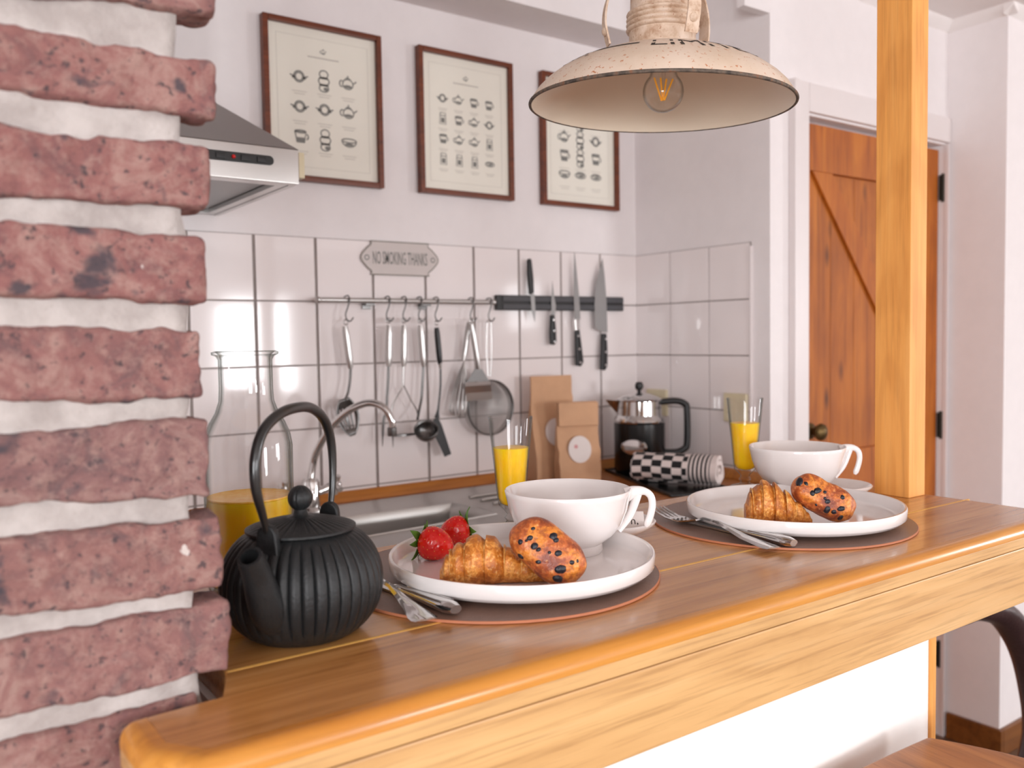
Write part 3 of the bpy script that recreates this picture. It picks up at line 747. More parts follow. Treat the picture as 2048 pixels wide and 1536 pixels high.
# ------------------------------------------------------------------ framed prints
def stroke(pts, wd, closed=False):
    V, F = [], []; P = [Vector(p) for p in pts]; n = len(P)
    for i in range(n):
        d = (P[(i+1) % n]-P[(i-1) % n]) if closed else (P[min(i+1, n-1)]-P[max(i-1, 0)])
        d = d.normalized() if d.length > 0 else Vector((1, 0)); nn = Vector((-d.y, d.x))*wd/2
        V += [tuple(P[i]+nn), tuple(P[i]-nn)]
    for i in range(n if closed else n-1):
        j = (i+1) % n; F.append((2*i, 2*j, 2*j+1, 2*i+1))
    return V, F
def ell(cx, cy, a, b, n=16, a0=0, a1=360): return [(cx+a*math.cos(math.radians(lerp(a0, a1, k/n))), cy+b*math.sin(math.radians(lerp(a0, a1, k/n)))) for k in range(n+1)]
def icon(kind, cx, cy, s, rnd):
    """small line drawings of kitchenware, unit about 1 wide"""
    L = []; fill = []
    wd = 0.065
    if kind == 'teapot':
        L = [(ell(0, 0, .3, .26), 1), ([(.3, .05), (.5, .2)], 0), (ell(-.36, 0, .12, .16, 8, 60, 300), 0), ([(-.16, .26), (0, .33), (.16, .26)], 0)]; fill = [ell(0, .4, .05, .05, 8), ell(0, -.12, .24, .08, 10)]
    elif kind == 'tower':
        L = [(ell(0, .3, .24, .2), 1), (ell(0, -.05, .3, .2), 1), (ell(0, -.42, .26, .18), 1)]; fill = [ell(0, .1, .28, .05, 10), ell(0, -.25, .3, .06, 10), ell(.1, -.45, .14, .1, 8)]
    elif kind == 'pan':
        L = [(ell(0, 0, .28, .28), 1), (ell(0, 0, .2, .2), 1), ([(-.5, .05), (-.28, 0)], 0), ([(.28, 0), (.5, .05)], 0)]; fill = [ell(-.3, -.06, .1, .07, 8), ell(.3, -.06, .1, .07, 8)]
    elif kind == 'cup':
        L = [([(-.3, .25), (-.2, -.3), (.2, -.3), (.3, .25), (-.3, .25)], 0), (ell(0, .25, .3, .07), 1), (ell(.32, 0, .1, .13, 8, -90, 90), 0)]; fill = [[(-.24, -.05), (-.2, -.28), (.2, -.28), (.24, -.05)]]
    elif kind == 'jar':
        L = [([(-.22, .4), (-.26, -.4), (.26, -.4), (.22, .4), (-.22, .4)], 0), ([(-.22, .2), (.22, .2)], 0)]; fill = [[(-.15, -.3), (-.15, .05), (.15, .05), (.15, -.3)]]
    elif kind == 'bowl':
        L = [(ell(0, .08, .42, .1), 1), (ell(0, .08, .42, .32, 12, 180, 360), 0)]; fill = [ell(0, -.12, .25, .07, 10)]
    else:
        L = [(ell(0, 0, .42, .17), 1), (ell(0, .02, .28, .1), 1)]; fill = [ell(.05, 0, .16, .06, 10)]
    parts = []
    for pts, cl in L: parts.append(stroke([(cx+x*s, cy+y*s) for x, y in (pts[:-1] if cl else pts)], wd*s, cl))
    for pts in fill:
        pp = [(cx+x*s, cy+y*s) for x, y in pts]; parts.append((pp, [tuple(range(len(pp)))]))
    return join(*parts)
def lift(vf, x0, z0, y): return [(x0+p[0], y, z0+p[1]) for p in vf[0]], vf[1]
FZ0, FZ1 = ZC+0.383, ZC+0.759
def picture(x0, x1, grid, kinds, label, size, title):
    cx, cz_ = (x0+x1)/2, (FZ0+FZ1)/2; y = YB
    p = thing('framed_print', label, 'framed print', (cx, y, FZ0), 0, 'framed kitchenware prints on the back wall')
    b = p.location; fw = 0.0135
    for a in (box(x0, x0+fw, y-0.022, y-0.001, FZ0, FZ1), box(x1-fw, x1, y-0.022, y-0.001, FZ0, FZ1), box(x0+fw, x1-fw, y-0.022, y-0.001, FZ0, FZ0+fw), box(x0+fw, x1-fw, y-0.022, y-0.001, FZ1-fw, FZ1)):
        obj('frame_bar', a, M['frame'], p, base=b, bevel=0.002)
    obj('backing_sheet', box(x0+fw, x1-fw, y-0.010, y-0.006, FZ0+fw, FZ1-fw), M['paper'], p, base=b, smooth=0)
    rnd = random.Random(int(x0*100)); parts, faint = [], []
    nr, nc = grid
    wx, wz = (x1-x0)*(0.66 if nc > 3 else 0.62), (FZ1-FZ0)*0.56
    for i in range(nr):
        for j in range(nc):
            ix = cx-wx/2+wx*(j+0.5)/nc; iz = FZ0+(FZ1-FZ0)*0.72 - wz*(i+0.35)/nr
            kd = kinds[(i*nc+j) % len(kinds)]
            parts.append(lift(icon(kd, 0, 0, size, rnd), ix, iz, y-0.0105))
            faint.append(lift(stroke([(-size*.4, 0), (size*.4, 0)], 0.0012), ix, iz-size*0.75, y-0.0104)); faint.append(lift(stroke([(-size*.3, 0), (size*.3, 0)], 0.0012), ix, iz-size*0.88, y-0.0104))
    parts.append(lift(icon('teapot', 0, 0, 0.018, rnd), cx, FZ0+(FZ1-FZ0)*0.83, y-0.0105))
    faint.append(lift(stroke([(-0.04, 0), (0.04, 0)], 0.0025), cx, FZ0+(FZ1-FZ0)*0.79, y-0.0104))
    ins = 0.035
    faint.append(lift(stroke([(x0+ins-cx, FZ0+ins-cz_), (x1-ins-cx, FZ0+ins-cz_), (x1-ins-cx, FZ1-ins-cz_), (x0+ins-cx, FZ1-ins-cz_)], 0.001, True), cx, cz_, y-0.0103))
    obj('printed_drawings', join(*parts), M['ink'], p, base=b, smooth=0, fixn=False)['kind'] = 'stuff'
    obj('printed_captions', join(*faint), M['inkfaint'], p, base=b, smooth=0, fixn=False)['kind'] = 'stuff'
    obj('picture_glass', box(x0+fw, x1-fw, y-0.0155, y-0.0135, FZ0+fw, FZ1-fw), M['pane'], p, base=b, smooth=0)
    return p
picture(0.746, 1.050, (3, 3), ['pan', 'tower', 'teapot', 'pan', 'pan', 'teapot', 'cup', 'tower', 'bowl'], 'brown framed print of nine drawings beside the cooker hood', 0.046, '')
picture(1.156, 1.454, (4, 4), ['pan', 'teapot', 'cup', 'cup', 'jar', 'cup', 'teapot', 'pan', 'cup', 'teapot', 'teapot', 'jar', 'jar', 'jar', 'jar', 'plate'], 'brown framed print with four rows of small drawings, hanging between two other prints', 0.036, '')
picture(1.556, 1.848, (4, 3), ['teapot', 'tower', 'plate', 'teapot', 'tower', 'pan', 'cup', 'tower', 'cup', 'bowl', 'plate', 'plate'], 'brown framed print behind the pendant lamp, next to the wall corner', 0.048, '')

# ------------------------------------------------------------------ rail, hooks and hanging tools (placed on the back wall)
YW = YB - 0.007
def W(px, py, off=0.02): return at_y(px, py, YW-off)
r0, r1 = W(637, 603, 0.03), W(987, 604, 0.03)
rz_ = ZC+0.1005
rail = thing('utensil_rail', 'slim steel rail on the white tiles holding hooks and kitchen tools', 'rail', ((r0.x+r1.x)/2, YW-0.03, rz_))
rb = rail.location
obj('bar', tube([(r0.x, YW-0.03, rz_), (r1.x, YW-0.03, rz_)], 0.0065, 14), M['steel'], rail, base=rb)
for px_ in (742, 855):
    q = W(px_, 603, 0.03); obj('bracket', join(box(q.x-0.012, q.x+0.012, YW-0.028, YW, rz_-0.012, rz_-0.006), box(q.x-0.012, q.x+0.012, YW-0.006, YW-0.0005, rz_-0.02, rz_+0.008)), M['darksteel'], rail, base=rb, bevel=0.001)
for e in (r0.x, r1.x): obj('end_cap_or_glint', xf(ball((0, 0, 0), 0.0085), Matrix.Translation((e, YW-0.03, rz_))), M['steel'], rail, base=rb)
YT = YW-0.036
hookpx = [(694, 640), (775, 636), (808, 636), (839, 640), (872, 640), (942, 638), (978, 640)]
hl = ['slotted spoon', 'carving fork', 'potato masher', 'ladle', 'black spatula', 'whisk and turner', 'sieve']
for (px_, py_), nm in zip(hookpx, hl):
    q = at_y(px_, 603, YW-0.03); x = q.x
    d = 0.052
    pts = [(x-0.004, YW-0.020, rz_-0.003), (x-0.003, YW-0.0195, rz_+0.006), (x, YW-0.026, rz_+0.011), (x+0.002, YW-0.035, rz_+0.010), (x+0.002, YW-0.040, rz_), (x-0.003, YW-0.040, rz_-0.018), (x-0.009, YW-0.040, rz_-0.034), (x-0.006, YW-0.040, rz_-0.047), (x+0.003, YW-0.040, rz_-0.051), (x+0.011, YW-0.040, rz_-0.042)]
    o = obj('hook', tube(spline(pts, 5), 0.0018, 8), M['darksteel'], base=(x, YW-0.04, rz_-0.052)); o.location = (x, YW-0.04, rz_-0.052)
    tag(o, 'small steel S-hook on the rail carrying the '+nm, 'hook', 'hooks on the utensil rail')
def tp(px, py, off=0.036): return at_y(px, py, YW-off)
def tool(name, label, top):
    o = thing(name, label, 'kitchen tool', top, 0, 'tools hanging from the rail'); return o
def steel_handle(t_, p0, p1, r=0.0085, m='steel', base=None):
    n = 8; P = [lerp(Vector(p0), Vector(p1), k/n) for k in range(n+1)]
    R = [r*0.75]+[r*0.95]+[r]*(n-3)+[r*0.95, r*0.7]
    return obj('handle', tube(P, R, 12), M[m], t_, base=base)
def loop_ring(t_, c, r, base, tilt=0):
    pts = [(c.x+r*math.cos(2*pi*k/14), c.y, c.z+r*math.sin(2*pi*k/14)) for k in range(14)]
    return obj('hanging_loop', tube(pts, 0.0018, 8, closed=True), M['steel'], t_, base=base)
# slotted spoon
a, b2 = tp(690, 652), tp(701, 737); T = tool('slotted_spoon', 'steel slotted serving spoon hanging leftmost on the rail', tp(690, 643)); B0 = T.location.copy()
steel_handle(T, a, b2, base=B0); loop_ring(T, tp(692, 644), 0.006, B0)
obj('neck', tube(spline([b2, tp(700, 760), tp(696, 785, 0.038), tp(690, 800, 0.04)], 5), [0.0035]*15+[0.005], 8, ref=(0, 1, 0)), M['darksteel'], T, base=B0)
def spoon_head(c, ax, wd, ln, depth, slots, T, mat, B0):
    ex = Vector((ax[0], 0, ax[1])).normalized(); sd = Vector((ex.z, 0, -ex.x))
    V, F = [], []; nu, nv = 16, 12
    for i in range(nu+1):
        u = i/nu; ww = wd*math.sin(pi*min(1, 0.12+0.88*u)**0.8)*1.0 if u < 1 else 0.002
        ww = max(0.004, wd*(math.sin(pi*(0.10+0.86*u))**0.7))
        for j in range(nv+1):
            v = j/nv*2-1; dz = depth*(1-v*v)*math.sin(pi*min(max(u, 0.05), 0.95))
            p = c + ex*(u*ln) + sd*(v*ww) + Vector((0, dz, 0)); V.append(tuple(p))
    slot_cols = (2, 4, 7, 9) if slots else ()
    for i in range(nu):
        for j in range(nv):
            if j in slot_cols and 4 <= i <= 12: continue
            k = i*(nv+1)+j; F.append((k, k+1, k+nv+2, k+nv+1))
    o = obj('head', (V, F), mat, T, base=B0, smooth=60)
    md = o.modifiers.new('thick', 'SOLIDIFY'); md.thickness = 0.0012
    return o
spoon_head(tp(688, 797, 0.04), (0.22, -0.97), 0.030, 0.095, 0.012, True, T, M['darksteel'], B0)
# carving fork
T = tool('carving_fork', 'steel carving fork with two long tines hanging beside the slotted spoon', tp(777, 648)); B0 = T.location.copy()
steel_handle(T, tp(778, 650), tp(777, 733), base=B0); loop_ring(T, tp(777, 641), 0.006, B0)
obj('neck', tube(spline([tp(777, 733), tp(776, 765), tp(774, 800), tp(773, 828)], 5), 0.0035, 8), M['darksteel'], T, base=B0)
obj('tine', tube(spline([tp(773, 826), tp(768, 836), tp(766, 860), tp(765, 893)], 5), [0.0035]*10+[0.003, 0.0028, 0.002, 0.0014, 0.001, 0.0006], 8), M['darksteel'], T, base=B0)
obj('tine', tube(spline([tp(773, 826), tp(781, 836), tp(785, 862), tp(786, 895)], 5), [0.0035]*10+[0.003, 0.0028, 0.002, 0.0014, 0.001, 0.0006], 8), M['darksteel'], T, base=B0)
# masher
T = tool('potato_masher', 'steel potato masher with splayed wire arms and perforated plate on the rail', tp(808, 648)); B0 = T.location.copy()
steel_handle(T, tp(808, 650), tp(807, 733), 0.008, base=B0); loop_ring(T, tp(808, 641), 0.006, B0)
obj('shaft', tube([tp(807, 733), tp(806, 768)], 0.0035, 8), M['steel'], T, base=B0)
obj('wire_arm', tube(spline([tp(806, 768), tp(803, 778), tp(790, 800), tp(782, 825), tp(786, 860), tp(790, 870)], 5), 0.0022, 8), M['steel'], T, base=B0)
obj('wire_arm', tube(spline([tp(806, 768), tp(811, 778), tp(822, 800), tp(834, 822), tp(836, 850), tp(834, 866)], 5), 0.0022, 8), M['steel'], T, base=B0)
mc = tp(812, 869)
obj('mashing_plate', xf(prism([(0.040*math.cos(2*pi*k/28), 0.013*math.sin(2*pi*k/28)) for k in range(28)], -0.0022, 0.0022), Matrix.Translation(mc)), M['darksteel'], T, base=B0)
# ladle
T = tool('ladle', 'steel ladle with a dark round bowl hanging between masher and black spatula', tp(841, 648)); B0 = T.location.copy()
steel_handle(T, tp(841, 650), tp(847, 733), base=B0); loop_ring(T, tp(840, 641), 0.006, B0)
obj('neck', tube(spline([tp(847, 733), tp(845, 765), tp(843, 795), tp(838, 822, 0.045), tp(835, 838, 0.066)], 5), 0.0035, 8), M['darksteel'], T, base=B0)
lc = tp(852, 858, 0.084)
lad = lathe([(0.031, 0.0), (0.0295, -0.012), (0.022, -0.026), (0.010, -0.032), (0.0, -0.033), ], 28)
o = obj('bowl', xf(lad, Matrix.Translation(lc) @ Matrix.Rotation(math.radians(-28), 4, 'Y') @ Matrix.Rotation(math.radians(35), 4, 'X')), M['darksteel'], T, base=B0, smooth=60)
md = o.modifiers.new('thick', 'SOLIDIFY'); md.thickness = 0.001
# black spatula
T = tool('spatula', 'black nylon spatula with a bent slanted blade on the rail', tp(873, 652)); B0 = T.location.copy()
steel_handle(T, tp(873, 655), tp(880, 728), 0.0078, 'black', base=B0); loop_ring(T, tp(873, 646), 0.005, B0)
obj('ferrule', tube([tp(880, 726), tp(881, 737)], [0.006, 0.004], 12), M['steel'], T, base=B0)
obj('neck', tube(spline([tp(881, 737), tp(881, 770), tp(878, 805), tp(874, 836)], 5), [0.003]*12+[0.0035, 0.005, 0.007, 0.009], 8, flat=0.6, ref=(0, 1, 0)), M['black'], T, base=B0)
pts = [(868, 838), (876, 834), (884, 850), (903, 908), (890, 914), (874, 880), (863, 858)]
pp = [tp(*q) for q in pts]; n = len(pp)
obj('blade', ([tuple(p) for p in pp]+[(p.x, p.y+0.003, p.z) for p in pp], [tuple(range(n)), tuple(range(2*n-1, n-1, -1))]+[(i, (i+1) % n, n+(i+1) % n, n+i) for i in range(n)]), M['black'], T, base=B0, bevel=0.0008)
# whisk
T = tool('whisk', 'steel balloon whisk hanging behind the wide turner', tp(939, 648, 0.03)); B0 = T.location.copy()
steel_handle(T, tp(938, 645, 0.03), tp(927, 722, 0.03), 0.0075, base=B0)
w0, w1 = tp(927, 722, 0.03), tp(912, 832, 0.03)
axd = (w1-w0); L_ = axd.length; axd.normalize(); sdv = Vector((axd.z, 0, -axd.x))
for k in range(6):
    an = pi*k/6; dv = sdv*math.cos(an)+Vector((0, 1, 0))*math.sin(an)*0.75
    pts = []
    for s in range(25):
        u = s/24*2-1
        wdt = 0.027*(math.sin(pi*min(1, (1-abs(u))*0.62+0.0))**1.0)*(1 if u < 0 else 1)
        uu = (1-abs(u)); rr = 0.028*math.sqrt(max(0, 1-((1-uu)*1.0-0.30)**2/0.49)) if uu > 0.0 else 0
        ln = math.sin((1-abs(u))*pi/2)*L_
        rr = 0.029*math.sin(pi*(1-abs(u))**0.8*0.5)**1.0*math.cos(pi/2*(1-abs(u))**3) 
        pts.append(w0+axd*ln+dv*(rr*(1 if u > 0 else -1))+Vector((0, -0.004, 0)))
    obj('wire', tube(pts, 0.0014, 6), M['steel'], T, base=B0)
# wide turner (kinked)
T = tool('turner', 'steel turner with a short broad folded blade hanging in front of the whisk', tp(943, 648, 0.05)); B0 = T.location.copy()
steel_handle(T, tp(943, 648, 0.05), tp(957, 738, 0.05), 0.0078, base=B0); loop_ring(T, tp(943, 641, 0.045), 0.006, B0)
pts = [(950, 738), (964, 738), (975, 756), (978, 762), (932, 764), (938, 757)]
pp = [tp(*q, 0.05) for q in pts]
def slab(pp, th=0.0016):
    n = len(pp); return [tuple(p) for p in pp]+[(p.x, p.y+th, p.z) for p in pp], [tuple(range(n)), tuple(range(2*n-1, n-1, -1))]+[(i, (i+1) % n, n+(i+1) % n, n+i) for i in range(n)]
obj('shoulder', slab(pp), M['darksteel'], T, base=B0, smooth=0)
prof = [(764, 0.050), (771, 0.056), (785, 0.050), (801, 0.046)]
V, F = [], []
for i, (yy, of) in enumerate(prof):
    V += [tuple(tp(930+i*0.5, yy+2, of)), tuple(tp(980+i*1.6, yy-2, of))]
for i in range(3): F.append((2*i, 2*i+1, 2*i+3, 2*i+2))
o = obj('blade', (V, F), M['steel'], T, base=B0, smooth=0); md = o.modifiers.new('thick', 'SOLIDIFY'); md.thickness = 0.0014
# sieve
T = tool('sieve', 'round fine mesh steel sieve hanging rightmost on the rail', tp(978, 650, 0.03)); B0 = T.location.copy()
sc_ = tp(980, 815, 0.03); SRR = 0.074
ring = [(sc_.x+SRR*math.cos(2*pi*k/48), sc_.y-0.004, sc_.z+SRR*math.sin(2*pi*k/48)) for k in range(48)]
obj('rim', tube(ring, 0.0042, 8, closed=True, flat=0.6), M['darksteel'], T, base=B0)
obj('handle', join(tube(spline([tp(974, 645, 0.03), tp(973, 700, 0.03), tp(976, 752, 0.032)], 6), 0.0018, 8), tube(spline([tp(982, 645, 0.03), tp(983, 700, 0.03), tp(981, 752, 0.032)], 6), 0.0018, 8), tube(spline([tp(974, 645, 0.03), tp(978, 640, 0.03), tp(982, 645, 0.03)], 6), 0.0018, 8)), M['steel'], T, base=B0)
obj('band', xf(lathe([(SRR, -0.004), (SRR, 0.018), (SRR-0.001, 0.018), (SRR-0.001, -0.004)], 48, close=True), Matrix.Translation(sc_) @ Matrix.Rotation(-pi/2, 4, 'X')), M['steel'], T, base=B0)
mesh_parts = []
for k in range(-22, 23):
    d = k/22.8*SRR; hl_ = math.sqrt(SRR**2-d*d)
    for vert in (0, 1):
        pts = []
        for s in range(9):
            e = (s/8*2-1)*hl_; rr = (d*d+e*e)/SRR**2; dy = 0.022*(1-rr)
            pts.append((sc_.x+(d if vert else e), sc_.y+dy, sc_.z+(e if vert else d)))
        mesh_parts.append(tube(pts, 0.0006, 4, caps=False))
ms_ = obj('wire_mesh', join(*mesh_parts), M['steel'], T, base=B0, fixn=False); ms_['kind'] = 'stuff'

# ------------------------------------------------------------------ knife rack and knives
k0, k1 = W(995, 605, 0.016), W(1247, 609, 0.016); kz = ZC+0.101
rack = thing('knife_rack', 'black magnetic knife strip on the tiles right of the rail', 'knife rack', ((k0.x+k1.x)/2, YW, kz))
obj('strip', box(k0.x, k1.x, YW-0.016, YW-0.0002, kz-0.021, kz+0.021), M['black'], rack, base=rack.location, bevel=0.002)
for s in (-1, 1): obj('magnet_bar', box(k0.x+0.018, k1.x-0.002, YW-0.0185, YW-0.0162, kz+s*0.011-0.007, kz+s*0.011+0.007), plain('graphite_strip', S(70, 70, 74), 0.4) if s < 0 else bpy.data.materials['graphite_strip'] if 'graphite_strip' in bpy.data.materials else M['darksteel'], rack, base=rack.location, bevel=0.001)
KO = 0.0205
def kp_(q): return at_y(q[0], q[1], YW-KO)
def knife(label, blade, handle, rivets, bolster=None, name='kitchen_knife'):
    Bp = kp_(blade[0]); T = thing(name, label, 'knife', Bp, 0, 'knives on the magnetic strip')
    obj('blade', slab([kp_(q) for q in blade], 0.0015), M['blade'], T, base=Bp, smooth=0)
    h = [at_y(q[0], q[1], YW-KO-0.006) for q in handle]
    obj('handle', slab(h, 0.0135), M['black'], T, base=Bp, bevel=0.003, bseg=3)
    for q in rivets:
        c_ = at_y(q[0], q[1], YW-KO-0.0065); obj('rivet', xf(lathe([(0, 0.001), (0.0035, 0.0008), (0.004, 0), (0.004, -0.002)], 12), Matrix.Translation(c_) @ Matrix.Rotation(pi/2, 4, 'X')), M['chrome'], T, base=Bp)
    if bolster: obj('bolster', slab([at_y(q[0], q[1], YW-KO-0.005) for q in bolster], 0.0115), M['chrome'], T, base=Bp, bevel=0.002)
    return T
knife('small knife stuck upside down with plain black handle on top', [(1061, 588), (1069, 588), (1071, 622), (1070, 643), (1063, 618)], [(1058, 520), (1061, 516), (1064, 520), (1068, 560), (1069, 586), (1062, 589), (1058, 545)], [])
knife('short paring knife with black riveted handle on the magnetic strip', [(1105, 563), (1108, 590), (1112, 612), (1110, 632), (1103, 632), (1103, 600)], [(1104, 630), (1110, 630), (1113, 660), (1114, 684), (1110, 690), (1104, 689), (1103, 668)], [(1108, 640), (1109, 662), (1110, 684)])
knife('long slim carving knife with black riveted handle', [(1149, 504), (1153, 540), (1158, 590), (1161, 640), (1149, 640), (1148, 590), (1148, 540)], [(1153, 660), (1160, 659), (1164, 690), (1168, 724), (1163, 733), (1155, 731), (1154, 700)], [(1157, 672), (1159, 698), (1161, 725)], [(1150, 638), (1161, 638), (1161, 660), (1152, 662)])
knife('broad chef knife with black handle next to the wall corner', [(1205, 517), (1209, 550), (1213, 600), (1215, 665), (1207, 665), (1191, 657), (1189, 610), (1193, 565)], [(1207, 667), (1214, 667), (1216, 700), (1216, 732), (1211, 741), (1204, 739), (1205, 705)], [(1212, 678), (1212, 704), (1212, 730)])

# ------------------------------------------------------------------ enamel sign
sx0, sx1 = W(741, 515, 0.004).x, W(858, 518, 0.004).x; s_l, s_r = W(722, 515, 0.004).x, W(876, 518, 0.004).x
sz1, sz0 = ZC+0.2515, ZC+0.168; scz = (sz0+sz1)/2; scx = (sx0+sx1)/2
def bulge(x_in, x_out, s):
    out = []
    for k in range(17):
        u = k/16*2-1; w_ = 0.5+0.5*math.cos(pi*u); w_ = w_**1.1
        out.append((lerp(x_in, x_out, w_) + (-s*0.004 if 0.7 < abs(u) < 0.95 else 0), scz+u*(sz1-sz0)/2))
    return out
poly = bulge(sx1, s_r, 1) + bulge(sx0, s_l, -1)[::-1]
sign = thing('enamel_sign', 'grey plaque reading NO SMOKING THANKS with curved ends on the tiles', 'sign', (scx, YW, sz0))
obj('plaque', prism(poly, YW-0.004, YW-0.0002, 1), M['sign'], sign, base=sign.location, smooth=0)
obj('border', lift(stroke(poly, 0.003, True), 0, 0, YW-0.0043), M['signedge'], sign, base=sign.location, smooth=0, fixn=False)
tv = text_vf('NO SMOKING THANKS', 0.046, bold=0.006)
xs = [p[0] for p in tv[0]]; wdt = max(xs)-min(xs); kx = (sx1-sx0)*0.93/wdt
obj('lettering', ([(scx+p[0]*kx, YW-0.0044, scz-0.015+p[1]*1.0) for p in tv[0]], tv[1]), M['ink'], sign, base=sign.location, smooth=0, fixn=False)
for s in (s_l+0.016, s_r-0.016): obj('ornament', lift(stroke(ell(0, 0, 0.006, 0.006, 10)[:-1], 0.0025, True), s, scz, YW-0.0044), M['ink'], sign, base=sign.location, smooth=0, fixn=False)

# ------------------------------------------------------------------ sockets
for (y0_, y1_, lab) in ((1.878, 1.962, 'cream wall socket plate behind the coffee pot'), (1.576, 1.656, 'cream wall socket plate behind the juice glass at the tile edge')):
    zt_ = ZC-0.160
    T = thing('wall_socket', lab, 'socket', (XR-0.0075, (y0_+y1_)/2, zt_-0.08), 0, 'wall sockets on the tiles')
    obj('face_plate', box(XR-0.018, XR-0.0072, y0_, y1_, zt_-0.08, zt_), M['cream_plastic'], T, base=T.location, bevel=0.003)
    obj('socket_ring', xf(lathe([(0.0, -0.006), (0.018, -0.006), (0.019, 0.0), (0.022, 0.001), (0.022, 0.0)], 24), Matrix.Translation((XR-0.0181, (y0_+y1_)/2, zt_-0.04)) @ Matrix.Rotation(-pi/2, 4, 'Y')), M['cream_plastic'], T, base=T.location)

# ------------------------------------------------------------------ coffee bags
def bag(label, c, rz, wd, ht, dp, fold, lab_z, lab_r, dot, crinkle):
    T = thing('coffee_bag', label, 'paper bag', c, rz, 'kraft coffee bags on the worktop')
    V, F = [], []; rows = 18
    for i in range(rows+1):
        u = i/rows; z_ = ht*u
        d = dp/2*(1-u)**0.8 + 0.004 if u < 1 else 0.003
        d = dp/2*max(0.09, 1-max(0, u-0.12)/0.70) ; w_ = wd/2*(1+0.04*math.sin(pi*u)) if u < 0.8 else wd/2*0.99
        wob = noise.noise(Vector((u*9+wd*70, 0, 0)))*0.003*crinkle
        bz = 0.006*math.sin(pi*min(1, u/0.5)) if u < 0.5 else 0
        V += [(-w_+wob, -d-bz, z_), (-w_*0.5, -d-bz-0.003*crinkle*noise.noise(Vector((u*6, 3, 0))), z_), (0, -d-bz-0.004*crinkle*noise.noise(Vector((u*7, 5, 1))), z_), (w_*0.5, -d-bz-0.003*crinkle*noise.noise(Vector((u*5, 8, 2))), z_), (w_+wob, -d-bz, z_),
              (w_-0.012*min(1, u*2.5)*(1 if u < .85 else 0.2), 0, z_), (w_+wob, d, z_), (0, d, z_), (-w_+wob, d, z_), (-w_+0.012*min(1, u*2.5)*(1 if u < .85 else 0.2), 0, z_)]
    m = 10
    for i in range(rows):
        for k in range(m): F.append((i*m+k, i*m+(k+1) % m, (i+1)*m+(k+1) % m, (i+1)*m+k))
    F.append(tuple(range(m-1, -1, -1))); F.append(tuple(rows*m+k for k in range(m)))
    obj('paper_body', (V, F), M['kraft'], T, smooth=30)
    if fold:
        obj('folded_top', box(-wd/2*1.0, wd/2*1.0, -dp/2*0.35-0.009, -dp/2*0.09-0.0035, ht*0.70, ht*0.995), M['kraft'], T, bevel=0.003)
    lz = lab_z
    uu = lz/ht; d = dp/2*max(0.09, 1-max(0, uu-0.12)/0.70)+0.0085
    sl_ = math.atan2(dp/2/0.70, ht)
    Mx = Matrix.Translation((0, -d, lz)) @ Matrix.Rotation(pi/2-sl_, 4, 'X')
    lb = obj('round_label', xf(prism([(lab_r*math.cos(2*pi*k/32), lab_r*1.12*math.sin(2*pi*k/32)) for k in range(32)], -0.003, 0.0008), Mx), M['label'], T, smooth=0)
    if dot: obj('printed_dot', xf(prism([(-0.011+0.0055*math.cos(2*pi*k/14), 0.008+0.0055*math.sin(2*pi*k/14)) for k in range(14)], 0.0008, 0.0011), Mx), M['pink'], lb, smooth=0)
    return T
c1, c2 = at_z(1157, 952, WORK), at_z(1105, 955, WORK)
bag('tall kraft coffee bag leaning at the back with half hidden round label', (1.534, 1.950, WORK), math.radians(-6), 0.136, 0.292, 0.058, False, 0.135, 0.034, False, 1.0)
bag('short kraft coffee bag with white round label in front of a taller one', (1.556, 1.866, WORK), math.radians(-20), 0.116, 0.222, 0.050, True, 0.092, 0.033, True, 1.6)

# ------------------------------------------------------------------ tray, coffee pot, towel
e_d = Vector((-0.36, -0.933, 0)).normalized(); e_p = Vector((e_d.y*-1, e_d.x, 0))   # long edge, short edge
TA = Vector((1.735, 1.955, WORK))
tr = thing('serving_tray', 'flat black tray under the coffee pot and towel', 'tray', TA)
tw, tl = 0.185, 0.46
def tray_pt(a, b, h): p = e_d*a + e_p*b; return (p.x, p.y, h)
def tray_box(a0, a1, b0, b1, h0, h1):
    v = [tray_pt(a, b, h) for h in (h0, h1) for a, b in ((a0, b0), (a1, b0), (a1, b1), (a0, b1))]
    return v, [(0, 3, 2, 1), (4, 5, 6, 7), (0, 1, 5, 4), (1, 2, 6, 5), (2, 3, 7, 6), (3, 0, 4, 7)]
if (e_p.x < 0): e_p = -e_p
obj('tray_base', tray_box(0, tl, 0, tw, 0.0005, 0.006), M['blacktray'], tr, bevel=0.0015)
for a in ((0, tl, 0, 0.005), (0, tl, tw-0.005, tw), (0, 0.005, 0.0052, tw-0.0052), (tl-0.005, tl, 0.0052, tw-0.0052)):
    obj('tray_edge', tray_box(*a, 0.0062, 0.0088), M['blacktray'], tr, bevel=0.0015)
PC = Vector((1.780, 1.852, WORK+0.0065))
cp = thing('coffee_pot', 'black and chrome coffee pot with big squared handle in the corner', 'coffee pot', PC); cp.scale = (1.11, 1.11, 1.11)
R_ = 0.066
obj('body', lathe([(0.0, 0.001), (R_-0.003, 0.001), (R_, 0.006), (R_, 0.128), (R_-0.002, 0.130), (0.0, 0.130)], 48), M['blacktray'], cp)
obj('chrome_collar', lathe([(R_-0.001, 0.1305), (R_+0.001, 0.134), (R_-0.001, 0.142), (R_-0.008, 0.150), (R_-0.009, 0.186), (R_-0.006, 0.190), (R_-0.012, 0.192)], 48), M['chrome'], cp)
lid_ = obj('lid', lathe([(0.0, 0.208), (0.012, 0.207), (0.03, 0.203), (R_-0.014, 0.195), (R_-0.012, 0.1922), (0.0, 0.1922)], 48), M['chrome'], cp)
